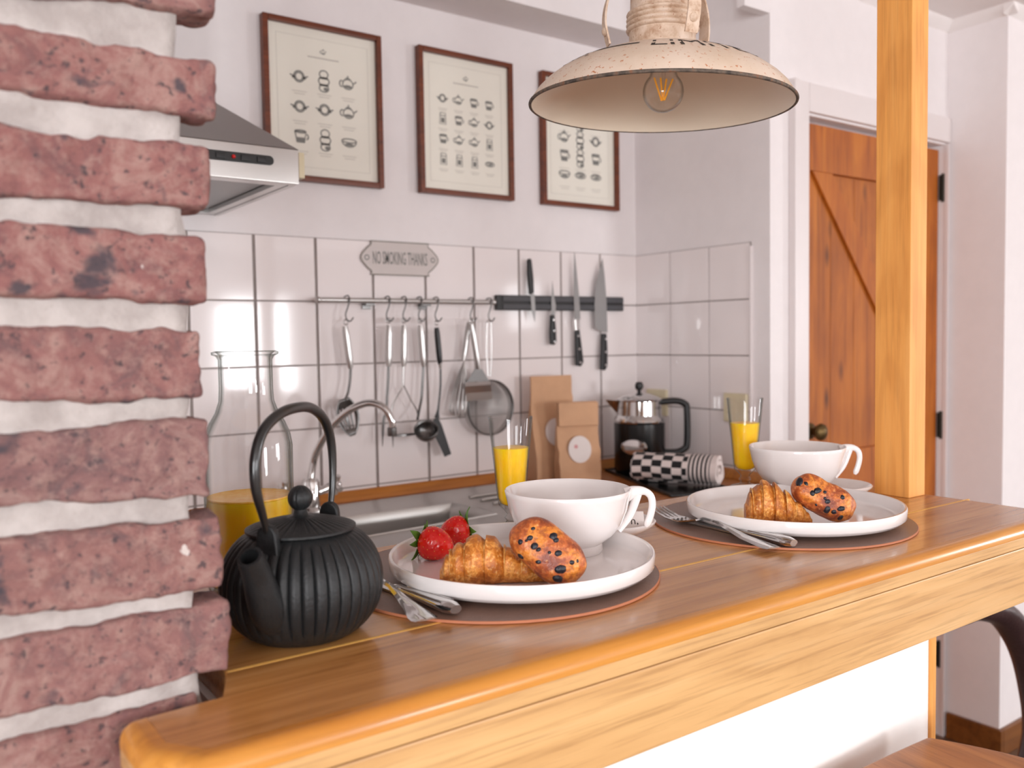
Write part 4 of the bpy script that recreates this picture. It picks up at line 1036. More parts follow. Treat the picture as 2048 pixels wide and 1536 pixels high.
obj('lid_knob', join(xf(lathe([(0.006, 0.0), (0.004, 0.006), (0.010, 0.012), (0.0115, 0.020), (0.008, 0.028), (0.0, 0.030)], 20), Matrix.Translation((0, 0, 0.206)))), M['black'], lid_)
rx = Vector((RT.x, RT.y, 0)).normalized()
def hp(a, z_): return tuple(rx*a + Vector((0, 0, z_)))
hpts = [hp(R_-0.012, 0.182), hp(R_+0.03, 0.184), hp(R_+0.052, 0.176), hp(R_+0.058, 0.160), hp(R_+0.058, 0.075), hp(R_+0.05, 0.058), hp(R_+0.03, 0.050), hp(R_-0.002, 0.050)]
obj('handle', tube(spline(hpts, 5), 0.0085, 12), M['black'], cp)
sd_ = -rx
obj('spout', ([tuple(sd_*(R_-0.012)+Vector((0, 0, 0.150))+Vector((-sd_.y, sd_.x, 0))*0.002), tuple(sd_*(R_-0.010)+Vector((0, 0, 0.188))+Vector((-sd_.y, sd_.x, 0))*0.018), tuple(sd_*(R_+0.022)+Vector((0, 0, 0.190))), tuple(sd_*(R_-0.010)+Vector((0, 0, 0.188))-Vector((-sd_.y, sd_.x, 0))*0.018), tuple(sd_*(R_+0.012)+Vector((0, 0, 0.176)))],
    [(0, 1, 4), (1, 2, 4), (2, 3, 4), (3, 0, 4), (1, 3, 2), (0, 3, 1)]), M['chrome'], cp, smooth=60)
cf = Vector((-PC.x, -PC.y, 0)).normalized(); cf = (cf - rx*0.25).normalized()
Mb = Matrix.Translation(cf*(R_+0.0005)+Vector((0, 0, 0.072))) @ frame_from(cf, (0, 0, 1))
obj('badge', xf(lathe([(0.0, 0.004), (0.6, 0.0035), (0.9, 0.002), (1.0, -0.004)], 32), Mb @ Matrix.Diagonal((0.021, 0.034, 1, 1))), M['chrome'], cp)

t = NT('striped_towel'); co = t.coord(); sx_ = t.n('ShaderNodeSeparateXYZ'); t.l(co, sx_.inputs[0])
fx_ = t.math('FRACT', t.math('MULTIPLY', sx_.outputs[0], 21)); stp = t.math('GREATER_THAN', fx_, 0.5)
fx2 = t.math('GREATER_THAN', t.math('FRACT', t.math('MULTIPLY', sx_.outputs[0], 105)), 0.5)
zone = t.math('GREATER_THAN', sx_.outputs[0], 0.035)
uvn = t.n('ShaderNodeUVMap'); su = t.n('ShaderNodeSeparateXYZ'); t.l(uvn.outputs[0], su.inputs[0])
fz = t.math('GREATER_THAN', t.math('FRACT', t.math('MULTIPLY', su.outputs[0], 16)), 0.5)
chk = t.math('ABSOLUTE', t.math('SUBTRACT', stp, fz))
pat = t.math('ADD', t.math('MULTIPLY', chk, t.math('SUBTRACT', 1.0, zone)), t.math('MULTIPLY', fx2, zone))
end = t.math('GREATER_THAN', sx_.outputs[0], 0.088); pat = t.math('MAXIMUM', pat, end)
t.set(Base_Color=t.mix(pat, S(24, 24, 26), S(226, 214, 210)), Roughness=0.9); t.bump(t.noise(co, 700, 3), 0.6, 0.002); M['towel'] = t.m
tL, tR = at_z(1300, 955, WORK+0.03), at_z(1405, 985, WORK+0.03)
ax_t = math.atan2(-0.87, 0.49)
tc_ = Vector((1.690, 1.622, WORK+0.0062))
tow = thing('kitchen_towel', 'rolled black and white checked kitchen towel with striped end on the tray', 'towel', tc_, ax_t); tow.scale = (1.12, 1.12, 1.18)
def towel_vf():
    """strip of cloth folded flat several times, seen end-on as a soft spiral"""
    pts = []; m = 86
    for i in range(m+1):
        u = i/m; a = -pi*0.42 + 2*pi*2.35*u; k = 1-0.72*u
        pts.append((0.054*k*math.cos(a), 0.0385+0.032*k*math.sin(a)-0.004*u))
    th = 0.0046
    V, F, UV = [], [], []
    nx = 14; n = len(pts)
    for side in (1, -1):
        for i in range(n):
            d = Vector(pts[min(i+1, n-1)])-Vector(pts[max(i-1, 0)]); d.normalize(); nn = Vector((-d.y, d.x))*th*side
            for k in range(nx+1):
                x = lerp(-0.10, 0.10, k/nx)
                wv = 0.0025*noise.noise(Vector((x*18, pts[i][0]*14, pts[i][1]*20)))
                droop = -0.0
                V.append((x+0.006*noise.noise(Vector((pts[i][0]*20, i*0.15, 2))), pts[i][0]+nn.x, max(0.0004, pts[i][1]+nn.y+wv))); UV.append((i/n, k/nx))
    o_ = n*(nx+1)
    for i in range(n-1):
        for k in range(nx):
            a = i*(nx+1)+k; F.append((a, a+1, a+nx+2, a+nx+1)); F.append((o_+a, o_+a+nx+1, o_+a+nx+2, o_+a+1))
        for k in (0, nx):
            a = i*(nx+1)+k; F.append((a, a+nx+1, o_+a+nx+1, o_+a))
    for k in range(nx):
        for i in (0, n-1): a = i*(nx+1)+k; F.append((a, o_+a, o_+a+1, a+1))
    return (V, F), UV
vf, UV = towel_vf()
o = obj('rolled_cloth', vf, M['towel'], tow, smooth=70, fixn=False)
uvl = o.data.uv_layers.new(name='UVMap')
for lp in o.data.loops: uvl.data[lp.index].uv = UV[lp.vertex_index]

# ------------------------------------------------------------------ teapot
TPC = Vector((0.277, 0.689, BAR))
tea = thing('cast_iron_teapot', 'black ribbed cast iron teapot with tall hoop handle beside the brick pillar', 'teapot', TPC); tea.scale = (1.0, 1.0, 1.045)
NR = 40
def rib(r, z, a):
    ph = (a*NR/(2*pi)) % 1.0
    k = max(0.0, 1-abs(ph-0.5)/0.11)
    g = min(1, max(0, (z-0.006)/0.01))*min(1, max(0, (0.081-z)/0.006))
    return r - 0.0021*(k**0.8)*g + 0.0006*math.cos(2*pi*(ph-0.5))*-g, z
bp = [(0.0, 0.0), (0.040, 0.0), (0.045, 0.003)]
for k in range(1, 22):
    a = lerp(-62, 52, k/21); bp.append((0.0135+0.0525*math.cos(math.radians(a))**0.85, 0.0415+0.0465*math.sin(math.radians(a))))
bp += [(0.0445, 0.0800), (0.0425, 0.0815), (0.040, 0.0805), (0.038, 0.070)]
obj('body', lathe(bp, NR*12, rib), M['iron'], tea, smooth=50)
def lrib(r, z, a):
    ph = (a*40/(2*pi)) % 1.0; k = max(0.0, 1-abs(ph-0.5)/0.2); g = 1 if 0.012 < r < 0.040 else 0
    return r, z-0.0010*k*g
lid = obj('lid', lathe([(0.0435, 0.0822), (0.0448, 0.0828), (0.0448, 0.0845), (0.0425, 0.0855), (0.036, 0.0875), (0.028, 0.0895), (0.018, 0.0915), (0.011, 0.0925), (0.0065, 0.0935), (0.005, 0.098), (0.0, 0.0985)], 320, lrib), M['iron'], tea, smooth=60)
def krib(r, z, a): return r-0.0006*max(0, math.cos(a*8))**4, z
obj('lid_knob', lathe([(0.005, 0.097)]+[(0.0101*math.sin(pi*k/14), 0.107-0.0101*math.cos(pi*k/14)) for k in range(2, 14)]+[(0.0, 0.1171)], 64, krib), M['iron'], lid)
hl_dir = Vector((at_z(662, 1018, BAR+0.082)-at_z(541, 1080, BAR+0.076))); hl_dir.z = 0; hl_dir.normalize()
nl, fl_ = -hl_dir, hl_dir
for s in (-1, 1):
    d = hl_dir*s; sd = Vector((-d.y, d.x, 0))
    c_ = d*0.049
    lug = []
    for k in range(13):
        a = pi*k/12; lug.append((0.0085*math.cos(a), 0.087+0.0085*math.sin(a)))
    lug = [(0.0105, 0.066)]+lug+[(-0.0105, 0.066)]
    v, f = plate_poly(lug, c_-d*0.003, sd, Vector((0, 0, 1)), d, 0.007)
    obj('handle_lug', (v, f), M['iron'], tea, bevel=0.0015, bseg=3)
hpts = []
hz = 0.212
ctrl = [(-0.050, 0.088), (-0.056, 0.104), (-0.0635, 0.124), (-0.0635, 0.146), (-0.053, 0.164), (-0.032, 0.1745), (-0.006, 0.1785), (0.022, 0.1765), (0.044, 0.165), (0.0555, 0.144), (0.0565, 0.114), (0.050, 0.088)]
pts = spline([tuple(hl_dir*a+Vector((0, 0, z_))) for a, z_ in ctrl], 6)
rad = [lerp(0.0024, 0.0042, min(1, math.sin(pi*k/(len(pts)-1))*1.6)) for k in range(len(pts))]
obj('handle', tube(pts, rad, 14), M['ironhandle'], tea)
sdir = (at_z(487, 1105, BAR+0.064)-TPC); sdir.z = 0
sdir = (-hl_dir*1.0 + Vector((RT.x, RT.y, 0))*0.10).normalized()
def sp_(a, z_): return sdir*a+Vector((0, 0, z_))
pts = spline([sp_(0.044, 0.026), sp_(0.060, 0.036), sp_(0.070, 0.050), sp_(0.078, 0.066), sp_(0.0885, 0.081)], 5)
n = len(pts); rad = [lerp(0.0185, 0.0092, (k/(n-1))**0.7) for k in range(n)]
v, f = tube(pts, rad, 24, caps=False)
V, F = list(v), list(f); last = (n-1)
for idx in (n-1, n-4, n-8):
    cpt = Vector(pts[idx]); k0 = len(V)
    for k in range(24): V.append(tuple(cpt + (Vector(v[idx*24+k])-cpt).normalized()*0.0070))
    for k in range(24):
        j_ = (k+1) % 24; pv = last*24 if idx == n-1 else k0-24
        F.append((pv+k, pv+j_, k0+j_, k0+k))
F.append(tuple(len(V)-24+k for k in range(24)))
obj('spout', (V, F), M['iron'], tea, smooth=60)

# ------------------------------------------------------------------ carafe
CC = Vector((0.289, 0.848, BAR)); Rc = 0.0425
car = thing('glass_carafe', 'clear glass carafe half full of orange juice behind the black teapot', 'carafe', CC)
outp = [(0.0, 0.0), (0.036, 0.0), (0.041, 0.003), (Rc, 0.010), (Rc, 0.140), (0.0405, 0.152), (0.036, 0.163), (0.030, 0.173), (0.0262, 0.184), (0.0255, 0.196), (0.0255, 0.224), (0.0275, 0.2275), (0.0315, 0.229), (0.0318, 0.2315), (0.029, 0.2325)]
inp = [(0.0245, 0.2285), (0.0235, 0.224), (0.0235, 0.196), (0.0242, 0.184), (0.028, 0.1725), (0.0338, 0.1625), (0.0384, 0.1515), (0.0404, 0.140), (0.0404, 0.010), (0.038, 0.006), (0.0, 0.005)]
obj('glass_body', lathe(outp+inp, 64), M['glass'], car, smooth=50)
obj('juice', lathe([(0.0, 0.0056), (0.0375, 0.0064), (0.0401, 0.0105), (0.0401, 0.089), (0.0395, 0.0895), (0.0, 0.0895)], 64), M['juice'], car, smooth=50)
obj('foam', lathe([(0.0, 0.0905), (0.037, 0.0905), (0.0398, 0.0912), (0.0398, 0.0898), (0.0, 0.0897)], 64), M['foam'], car, smooth=50)

# ------------------------------------------------------------------ juice glasses
def juice_glass(c, label):
    T = thing('juice_glass', label, 'glass', c, 0, 'footed glasses of orange juice')
    h = 0.142
    o_ = [(0.0, 0.0), (0.0235, 0.0), (0.0245, 0.0015), (0.021, 0.004), (0.009, 0.007), (0.0065, 0.010), (0.0095, 0.014), (0.0065, 0.019), (0.010, 0.024), (0.0165, 0.030), (0.0185, 0.040), (0.0215, 0.075), (0.0282, h-0.001), (0.0278, h)]
    i_ = [(0.0268, h-0.001), (0.0202, 0.075), (0.0172, 0.040), (0.0145, 0.0325), (0.008, 0.029), (0.0, 0.028)]
    obj('glass_body', lathe(o_+i_, 48), M['glass'], T, smooth=50)
    lv = 0.103
    rl = lerp(0.0202, 0.0268, (lv-0.075)/(h-0.076))
    obj('juice', lathe([(0.0, 0.0284), (0.0077, 0.0294), (0.0142, 0.0329), (0.0169, 0.0402), (0.0199, 0.075), (rl-0.0003, lv), (rl-0.001, lv+0.0003), (0.0, lv)], 48), M['juice'], T, smooth=50)
    return T
juice_glass(at_z(1024, 1056, BAR).to_tuple(), 'footed glass of orange juice behind the plate with strawberries')
g2 = at_z(1490, 976, BAR)
juice_glass((g2.x, g2.y, BAR), 'footed glass of orange juice near the coffee pot and checked towel')

# ------------------------------------------------------------------ place settings
P1 = Vector((0.5205, 0.714, BAR)); P2 = Vector((0.942, 0.700, BAR))
MAT_H = 0.0028
def placemat(c, R, label):
    T = thing('placemat', label, 'placemat', c, 0, 'round leather placemats')
    obj('leather_disc', lathe([(0.0, 0.0003), (R-0.0008, 0.0003), (R-0.0008, MAT_H), (0.0, MAT_H)], 96), M['mat'], T)
    obj('cut_edge', lathe([(R-0.0007, 0.0002), (R, 0.0006), (R, MAT_H-0.0003), (R-0.0007, MAT_H+0.0001)], 96, close=True), M['matedge'], T)
placemat((0.507, 0.735, BAR), 0.163, 'round brown leather placemat under the plate with strawberries')
placemat((0.936, 0.716, BAR), 0.163, 'round brown leather placemat under the plate beside the timber post')
RP = 0.134
def plate(c, label):
    T = obj('dinner_plate', lathe([(0.0, 0.0), (0.085, 0.0), (0.088, 0.001), (0.106, 0.0025), (0.120, 0.0045), (0.1285, 0.0070), (RP-0.0022, 0.0100), (RP-0.0006, 0.0115), (RP, 0.0225), (RP-0.0009, 0.0240), (RP-0.0028, 0.0240), (RP-0.0042, 0.0225), (RP-0.0065, 0.0115), (0.122, 0.0078), (0.100, 0.0065), (0.0, 0.0062)], 96), M['porcelain'], smooth=50)
    T.location = (c.x, c.y, BAR+MAT_H+0.0002); tag(T, label, 'plate', 'white rimmed plates'); return T
plate(P1, 'white rimmed plate with strawberries, croissant and berry roll')
plate(P2, 'white rimmed plate without strawberries, nearest the timber post')
ZP = BAR+MAT_H+0.0066        # plate surface
def cup(c, label):
    T = thing('wide_cup', label, 'cup', c, 0, 'wide white cups on the plates')
    o_ = [(0.0, 0.002), (0.032, 0.002), (0.034, 0.0), (0.0365, 0.0), (0.0375, 0.003), (0.0365, 0.0095), (0.040, 0.012), (0.050, 0.020), (0.058, 0.031), (0.064, 0.046), (0.0675, 0.062), (0.0685, 0.0665), (0.0675, 0.068)]
    i_ = [(0.0648, 0.066), (0.0605, 0.047), (0.0545, 0.032), (0.046, 0.021), (0.034, 0.014), (0.0, 0.012)]
    obj('bowl', lathe(o_+i_, 72), M['porcelain'], T, smooth=50)
    d = Vector((RT.x, RT.y, 0)).normalized()
    def q(a, z_): return d*a+Vector((0, 0, z_))
    pts = spline([q(0.0630, 0.0600), q(0.0725, 0.0632), q(0.0825, 0.0635), q(0.0895, 0.0585), q(0.0915, 0.0485), q(0.0890, 0.036), q(0.0845, 0.0245)], 5)
    n = len(pts); rad = [0.0085 - 0.0045*min(1, k/(n*0.35)) + (0.0 if k < n-3 else -0.001*(k-n+3)) for k in range(n)]
    obj('handle', tube(pts, rad, 14, flat=0.75, ref=tuple(d.cross(Vector((0, 0, 1))))), M['porcelain'], T, smooth=60)
    pts2 = spline([q(0.0755, 0.0610), q(0.0720, 0.050), q(0.0660, 0.036), q(0.0545, 0.0215)], 5)
    obj('handle_web', tube(pts2, [lerp(0.0062, 0.0048, k/(len(pts2)-1)) for k in range(len(pts2))], 12, flat=0.55), M['porcelain'], T, smooth=60)
cup1 = at_z(1137, 1101, ZP); cup((cup1.x, cup1.y, ZP+0.0002), 'wide white cup standing behind the roll next to strawberries')
cup2 = at_z(1594, 984, ZP); cup((cup2.x, cup2.y, ZP+0.0002), 'wide white cup behind the croissant without strawberries')
def saucer(c, label):
    T = obj('saucer', lathe([(0.0, 0.0), (0.028, 0.0), (0.03, 0.0015), (0.045, 0.009), (0.0545, 0.0165), (0.055, 0.0185), (0.0535, 0.0195), (0.050, 0.0175), (0.040, 0.010), (0.028, 0.0055), (0.0, 0.0045)], 56), M['porcelain'], smooth=50)
    T.location = c; tag(T, label, 'saucer', 'small white saucers'); return T
sA_ = at_z(1311, 1040, BAR+0.018); d2 = Vector((RT.x, RT.y, 0)).normalized()
s1 = Vector((sA_.x, sA_.y, 0)) - d2*0.055
saucer((s1.x, s1.y, BAR+0.0003), 'small white saucer beside the cup handle, between both place settings')
sB_ = at_z(1740, 968, BAR+0.018); s2 = Vector((sB_.x, sB_.y, 0)) - d2*0.055
saucer((s2.x, s2.y, BAR+0.0003), 'small white saucer beside the timber post')
sq = at_z(1262, 1048, BAR+0.016)
sa = thing('sugar_sachet', 'white paper sachet with dark lettering lying on the saucer', 'sachet', (sq.x, sq.y, BAR+0.0070))
Ms = Matrix.Translation((0, 0, 0.012)) @ Matrix.Rotation(-YAW, 4, 'Z') @ Matrix.Rotation(math.radians(55), 4, 'X')
obj('paper', xf(box(-0.016, 0.016, -0.013, 0.013, -0.0012, 0.0012), Ms), M['label'], sa, bevel=0.001)
tv = text_vf('h,', 0.014)
obj('lettering', xf(([(p[0]+0.004, p[1]-0.004, 0.0014) for p in tv[0]], tv[1]), Ms), M['stencil'], sa, smooth=0, fixn=False)

# ------------------------------------------------------------------ cutlery
ZK = BAR+MAT_H
def frame2(a, b):
    d = (b-a); L_ = d.length; d = d.normalized(); s = Vector((-d.y, d.x, 0)); return d, s, L_
def fork(tip, end, label):
    tip, end = Vector(tip), Vector(end); d, s, L_ = frame2(tip, end)
    T = thing('table_fork', label, 'fork', tuple(tip), 0, 'table forks')
    def P(a, b, h): return tuple(d*a+s*b+Vector((0, 0, h)))
    # handle: flat strip widening to the end with a ridge
    st = [(0.082, 0.0035, 0.008, 0.0016), (0.095, 0.0028, 0.0125, 0.0016), (0.12, 0.003, 0.0125, 0.0016), (0.145, 0.0055, 0.0085, 0.0015), (0.17, 0.0088, 0.0045, 0.0014), (L_-0.012, 0.0118, 0.0022, 0.0013), (L_-0.004, 0.0122, 0.0018, 0.0012), (L_, 0.010, 0.0018, 0.001)]
    V, F = [], []
    for a, w_, h, th in st: V += [P(a, -w_, h), P(a, -w_*0.5, h+th*1.5), P(a, 0, h+th*0.9), P(a, w_*0.5, h+th*1.5), P(a, w_, h), P(a, 0, h-th*0.6)]
    for i in range(len(st)-1):
        for k in range(6): F.append((i*6+k, i*6+(k+1) % 6, i*6+6+(k+1) % 6, i*6+6+k))
    F.append((5, 4, 3, 2, 1, 0)); F.append(tuple((len(st)-1)*6+k for k in range(6)))
    obj('handle', (V, F), M['chrome'], T, smooth=40)
    st = [(0.045, 0.0115, 0.0028), (0.052, 0.0118, 0.0022), (0.062, 0.0105, 0.003), (0.072, 0.0070, 0.005), (0.083, 0.0036, 0.0080)]
    V, F = [], []
    for a, w_, h in st: V += [P(a, -w_, h+0.0012), P(a, 0, h-0.0004), P(a, w_, h+0.0012), P(a, w_, h+0.0028), P(a, 0, h+0.0012), P(a, -w_, h+0.0028)]
    for i in range(len(st)-1):
        for k in range(6): F.append((i*6+k, i*6+(k+1) % 6, i*6+6+(k+1) % 6, i*6+6+k))
    F.append((5, 4, 3, 2, 1, 0)); F.append(tuple((len(st)-1)*6+k for k in range(6)))
    obj('root', (V, F), M['chrome'], T, smooth=40)
    for k in range(4):
        b = (k-1.5)*0.0062
        obj('tine', tube([P(0.047, b, 0.0042), P(0.03, b, 0.0046), P(0.012, b, 0.0078), P(0.0, b*0.96, 0.0120)], [0.0019, 0.0018, 0.0016, 0.0008], 8), M['chrome'], T)
    return T
def table_knife(tip, end, label):
    tip, end = Vector(tip), Vector(end); d, s, L_ = frame2(tip, end)
    T = thing('table_knife', label, 'knife', tuple(tip), 0, 'table knives')
    def P(a, b, h): return tuple(d*a+s*b+Vector((0, 0, h)))
    bl = [(0.0, -0.002), (0.004, 0.005), (0.02, 0.0085), (0.09, 0.0095), (0.108, 0.006), (0.112, 0.0035), (0.112, -0.0045), (0.05, -0.005), (0.015, -0.005)]
    n = len(bl)
    V = [P(a, b, 0.0010) for a, b in bl]+[P(a, b, 0.0030) for a, b in bl]
    obj('blade', (V, [tuple(range(n-1, -1, -1)), tuple(range(n, 2*n))]+[(i, (i+1) % n, n+(i+1) % n, n+i) for i in range(n)]), M['chrome'], T, smooth=30)
    m = 14; pts = [Vector(P(lerp(0.110, L_, k/m), 0, 0.0062)) for k in range(m+1)]
    rad = [0.0048, 0.0060, 0.0056]+[lerp(0.0058, 0.0092, k/9) for k in range(10)]+[0.0088, 0.006]
    obj('handle', tube(pts, rad[:m+1], 16, flat=0.62, ref=(0, 0, 1)), M['chrome'], T, smooth=50)
    rg = []
    for sg in (-1, 1): rg.append(tube([P(lerp(0.125, L_-0.012, k/8), sg*lerp(0.0035, 0.006, k/8), 0.0062+lerp(0.0030, 0.0046, k/8)) for k in range(9)], 0.0009, 6))
    obj('engraved_rib', join(*rg), M['chrome'], T, smooth=50)
    return T
f2t, f2e = at_z(1316, 1018, ZK+0.010), at_z(1548, 1101, ZK)
fork((f2t.x, f2t.y, ZK+0.0008), (f2e.x, f2e.y, ZK+0.0008), 'steel fork with tines showing, on the mat beside the timber post')
k2e, k2m = at_z(1588, 1090, ZK+0.004), at_z(1455, 1058, ZK+0.004)
dk = (k2m-k2e); dk.z = 0; dk.normalize(); k2t = k2e + dk*0.205
table_knife((k2t.x, k2t.y, ZK), (k2e.x, k2e.y, ZK), 'steel table knife between a fork and the plate without strawberries')
f1e, f1m = at_z(853, 1246, ZK), at_z(775, 1185, ZK+0.006)
df = (f1m-f1e); df.z = 0; df.normalize(); f1t = f1e+df*0.195
fork((f1t.x, f1t.y, ZK+0.0008), (f1e.x, f1e.y, ZK+0.0008), 'steel fork with its tines hidden behind the black teapot')
k1e, k1m = at_z(912, 1224, ZK+0.004), at_z(775, 1172, ZK+0.004)
dk = (k1m-k1e); dk.z = 0; dk.normalize(); k1t = k1e+dk*0.205
table_knife((k1t.x, k1t.y, ZK), (k1e.x, k1e.y, ZK), 'steel table knife partly hidden behind the black teapot')

# ------------------------------------------------------------------ croissants
def croissant(a, b, r_max, bend, label, seed, prof):
    """a fat end, b thin tip (world, on the plate)"""
    a, b = Vector(a), Vector(b); c = (a+b)/2; c.z = ZP
    T = thing('croissant', label, 'croissant', (c.x, c.y, ZP+0.0003), 0, 'croissants on the plates')
    d = (b-a); L_ = d.length; d.normalize(); s = Vector((-d.y, d.x, 0))
    nt, na = 120, 40
    V, F = [], []
    edges_ = [0.0, 0.10, 0.24, 0.42, 0.60, 0.76, 0.89, 1.001]
    for i in range(nt+1):
        u = i/nt
        env = 0
        for (u0, v0), (u1, v1) in zip(prof, prof[1:]):
            if u0 <= u <= u1: w_ = (u-u0)/(u1-u0); w_ = w_*w_*(3-2*w_); env = lerp(v0, v1, w_)
        for q0, q1 in zip(edges_, edges_[1:]):
            if q0 <= u < q1:
                w_ = (u-q0)/(q1-q0); step = 0.13*(0.5-w_) + 0.05*math.sin(pi*w_)
        rr = r_max*env*(1+step*(0.25+env))
        cen = a + d*(u*L_) + s*(bend*math.sin(pi*u)) - Vector((c.x, c.y, 0)); cen.z = 0
        for k in range(na):
            an = 2*pi*k/na
            # slanted layer edges
            sl = 0.02*math.sin(an+0.8)
            rj = rr*(1+0.05*noise.noise(Vector((u*9+seed, math.cos(an)*1.3, math.sin(an)*1.3)))+0.022*noise.noise(Vector((u*34, math.cos(an)*3+seed, math.sin(an)*3))))
            y_ = rj*math.cos(an); z_ = rj*math.sin(an)*0.96
            zz_ = z_+rr*0.86
            if zz_ < 0: zz_ = 0
            p = cen + s*y_ + d*(sl*r_max*2*math.sin(pi*u)) + Vector((0, 0, zz_))
            V.append(tuple(p))
    for i in range(nt):
        for k in range(na): j = (k+1) % na; F.append((i*na+k, i*na+j, (i+1)*na+j, (i+1)*na+k))
    F.append(tuple(range(na-1, -1, -1))); F.append(tuple(nt*na+k for k in range(na)))
    body = obj('crust', (V, F), M['croissant'], T, smooth=60, fixn=True)
    # flaky layer ridges wrapped over the crust
    for q in edges_[1:-1]:
        i = int(q*nt); pts = []
        for k in range(int(na*0.06), int(na*0.52)+1):
            p0 = Vector(V[i*na+k % na]); cen = Vector((sum(V[i*na+m][0] for m in range(na))/na, sum(V[i*na+m][1] for m in range(na))/na, sum(V[i*na+m][2] for m in range(na))/na))
            pts.append(p0 + (p0-cen).normalized()*0.0002)
        n = len(pts)
        obj('layer_ridge', tube(pts, [0.0004+0.0017*math.sin(pi*m/(n-1)) for m in range(n)], 8, flat=0.5), M['croissant_cut'], T, smooth=60)
    return T
prof1 = [(0.0, 0.30), (0.06, 0.62), (0.18, 0.86), (0.36, 1.0), (0.50, 0.93), (0.62, 0.72), (0.80, 0.52), (0.94, 0.30), (1.0, 0.08)]
croissant(at_z(880, 1134, ZP+0.016), at_z(1096, 1163, ZP), 0.0235, 0.004, 'golden croissant lying next to two strawberries', 1.0, prof1)
prof2 = [(0.0, 0.45), (0.08, 0.78), (0.25, 1.0), (0.42, 0.96), (0.60, 0.76), (0.80, 0.50), (0.94, 0.26), (1.0, 0.10)]
croissant(at_z(1490, 1022, ZP+0.014), at_z(1624, 1046, ZP), 0.0265, 0.0, 'golden croissant on the plate without strawberries', 5.0, prof2)

# ------------------------------------------------------------------ berry rolls
def berry_roll(c, ax_long, ax_w, hl_, hw, hh, label, seed, spots):
    c = Vector(c); X = Vector(ax_long).normalized(); Z = X.cross(Vector(ax_w)).normalized(); Y = Z.cross(X).normalized()
    V, F = [], []; nu, nv = 56, 40
    def pt(u, v):
        a, b = u*pi, v*2*pi
        e = 0.72
        sg = lambda t_: math.copysign(abs(t_)**e, t_)
        x = sg(-math.cos(a)); rr = abs(math.sin(a))**0.78
        p = X*(x*hl_) + Y*(sg(math.cos(b))*rr*hw) + Z*(sg(math.sin(b))*rr*hh)
        nn = noise.noise(p*28+Vector((seed, 0, 0)))*0.0028 + noise.noise(p*75+Vector((seed, 3, 0)))*0.0013
        return p + p.normalized()*nn
    V = [tuple(pt(0.001, 0))]
    for i in range(1, nu):
        for k in range(nv): V.append(tuple(pt(i/nu, k/nv)))
    V.append(tuple(pt(0.999, 0)))
    for k in range(nv):
        j = (k+1) % nv; F.append((0, 1+j, 1+k)); F.append((len(V)-1, 1+(nu-2)*nv+k, 1+(nu-2)*nv+j))
    for i in range(nu-2):
        for k in range(nv): j = (k+1) % nv; F.append((1+i*nv+k, 1+i*nv+j, 1+(i+1)*nv+j, 1+(i+1)*nv+k))
    low = min(v[2] for v in V)
    base = Vector((c.x, c.y, ZP+0.0004)); off = Vector((0, 0, -low))
    V = [(v[0], v[1], v[2]-low) for v in V]
    T = thing('berry_roll', label, 'bread roll', tuple(base), 0, 'blueberry rolls on the plates')
    o_ = obj('crust', (V, F), M['roll'], T, smooth=180)
    bvh = BVHTree.FromPolygons([Vector(v)+base for v in V], F)
    for px_, py_, r in spots:
        d = ray(px_, py_).normalized(); hit = bvh.ray_cast(CAM, d)
        if hit[0] is None: continue
        p, nn = hit[0], hit[1]
        if nn.dot(d) > 0: nn = -nn
        r *= 1.15; q = p - nn*r*0.4 - base
        Mx = Matrix.Translation(q) @ frame_from(nn)
        rn = random.Random(px_); 
        v, f = ball((0, 0, 0), r, 12, 8, (1.0+rn.uniform(-.2, .3), 1.0+rn.uniform(-.25, .2), 0.75))
        v = [tuple(Vector(p_)*(1+0.14*noise.noise(Vector(p_)*400+Vector((px_, 0, 0))))) for p_ in v]
        obj('blueberry', xf((v, f), Mx), M['berryblue'], T, smooth=70)
    return T
def scr(a, b, cdep=0): return RT*a + UP*b + FW*cdep
rc = at_z(1108, 1158, ZP)
cen1 = at_d(1095, 1108, rc.dot(FW)-CAM.dot(FW)+0.0) if False else rc
berry_roll(at_z(1096, 1172, ZP), scr(0.76, -0.62, -0.10), scr(0.60, 0.70, 0.25), 0.0375, 0.0225, 0.021, 'blueberry studded roll leaning against the cup by the strawberries', 3.0,
    [(1060, 1076, .0034), (1040, 1084, .0026), (1069, 1092, .0030), (1077, 1099, .0024), (1107, 1072, .0034), (1112, 1080, .0030), (1117, 1106, .0036), (1099, 1105, .0018), (1041, 1113, .0036), (1077, 1124, .0026), (1121, 1139, .0050), (1115, 1158, .0050), (1144, 1125, .0024), (1155, 1122, .0016), (1066, 1057, .0018), (1053, 1081, .0014)])
berry_roll(at_z(1644, 1044, ZP), scr(0.86, -0.48, -0.10), scr(0.48, 0.80, 0.3), 0.0395, 0.0205, 0.020, 'blueberry studded roll on the plate by the timber post', 8.0,
    [(1598, 963, .0052), (1612, 967, .0026), (1635, 981, .0046), (1625, 986, .0032), (1650, 984, .0022), (1655, 1003, .0036), (1685, 994, .0026), (1683, 1017, .0042), (1654, 1020, .0040), (1668, 1024, .0030), (1681, 1036, .0036), (1650, 997, .0020), (1632, 1010, .0018)])

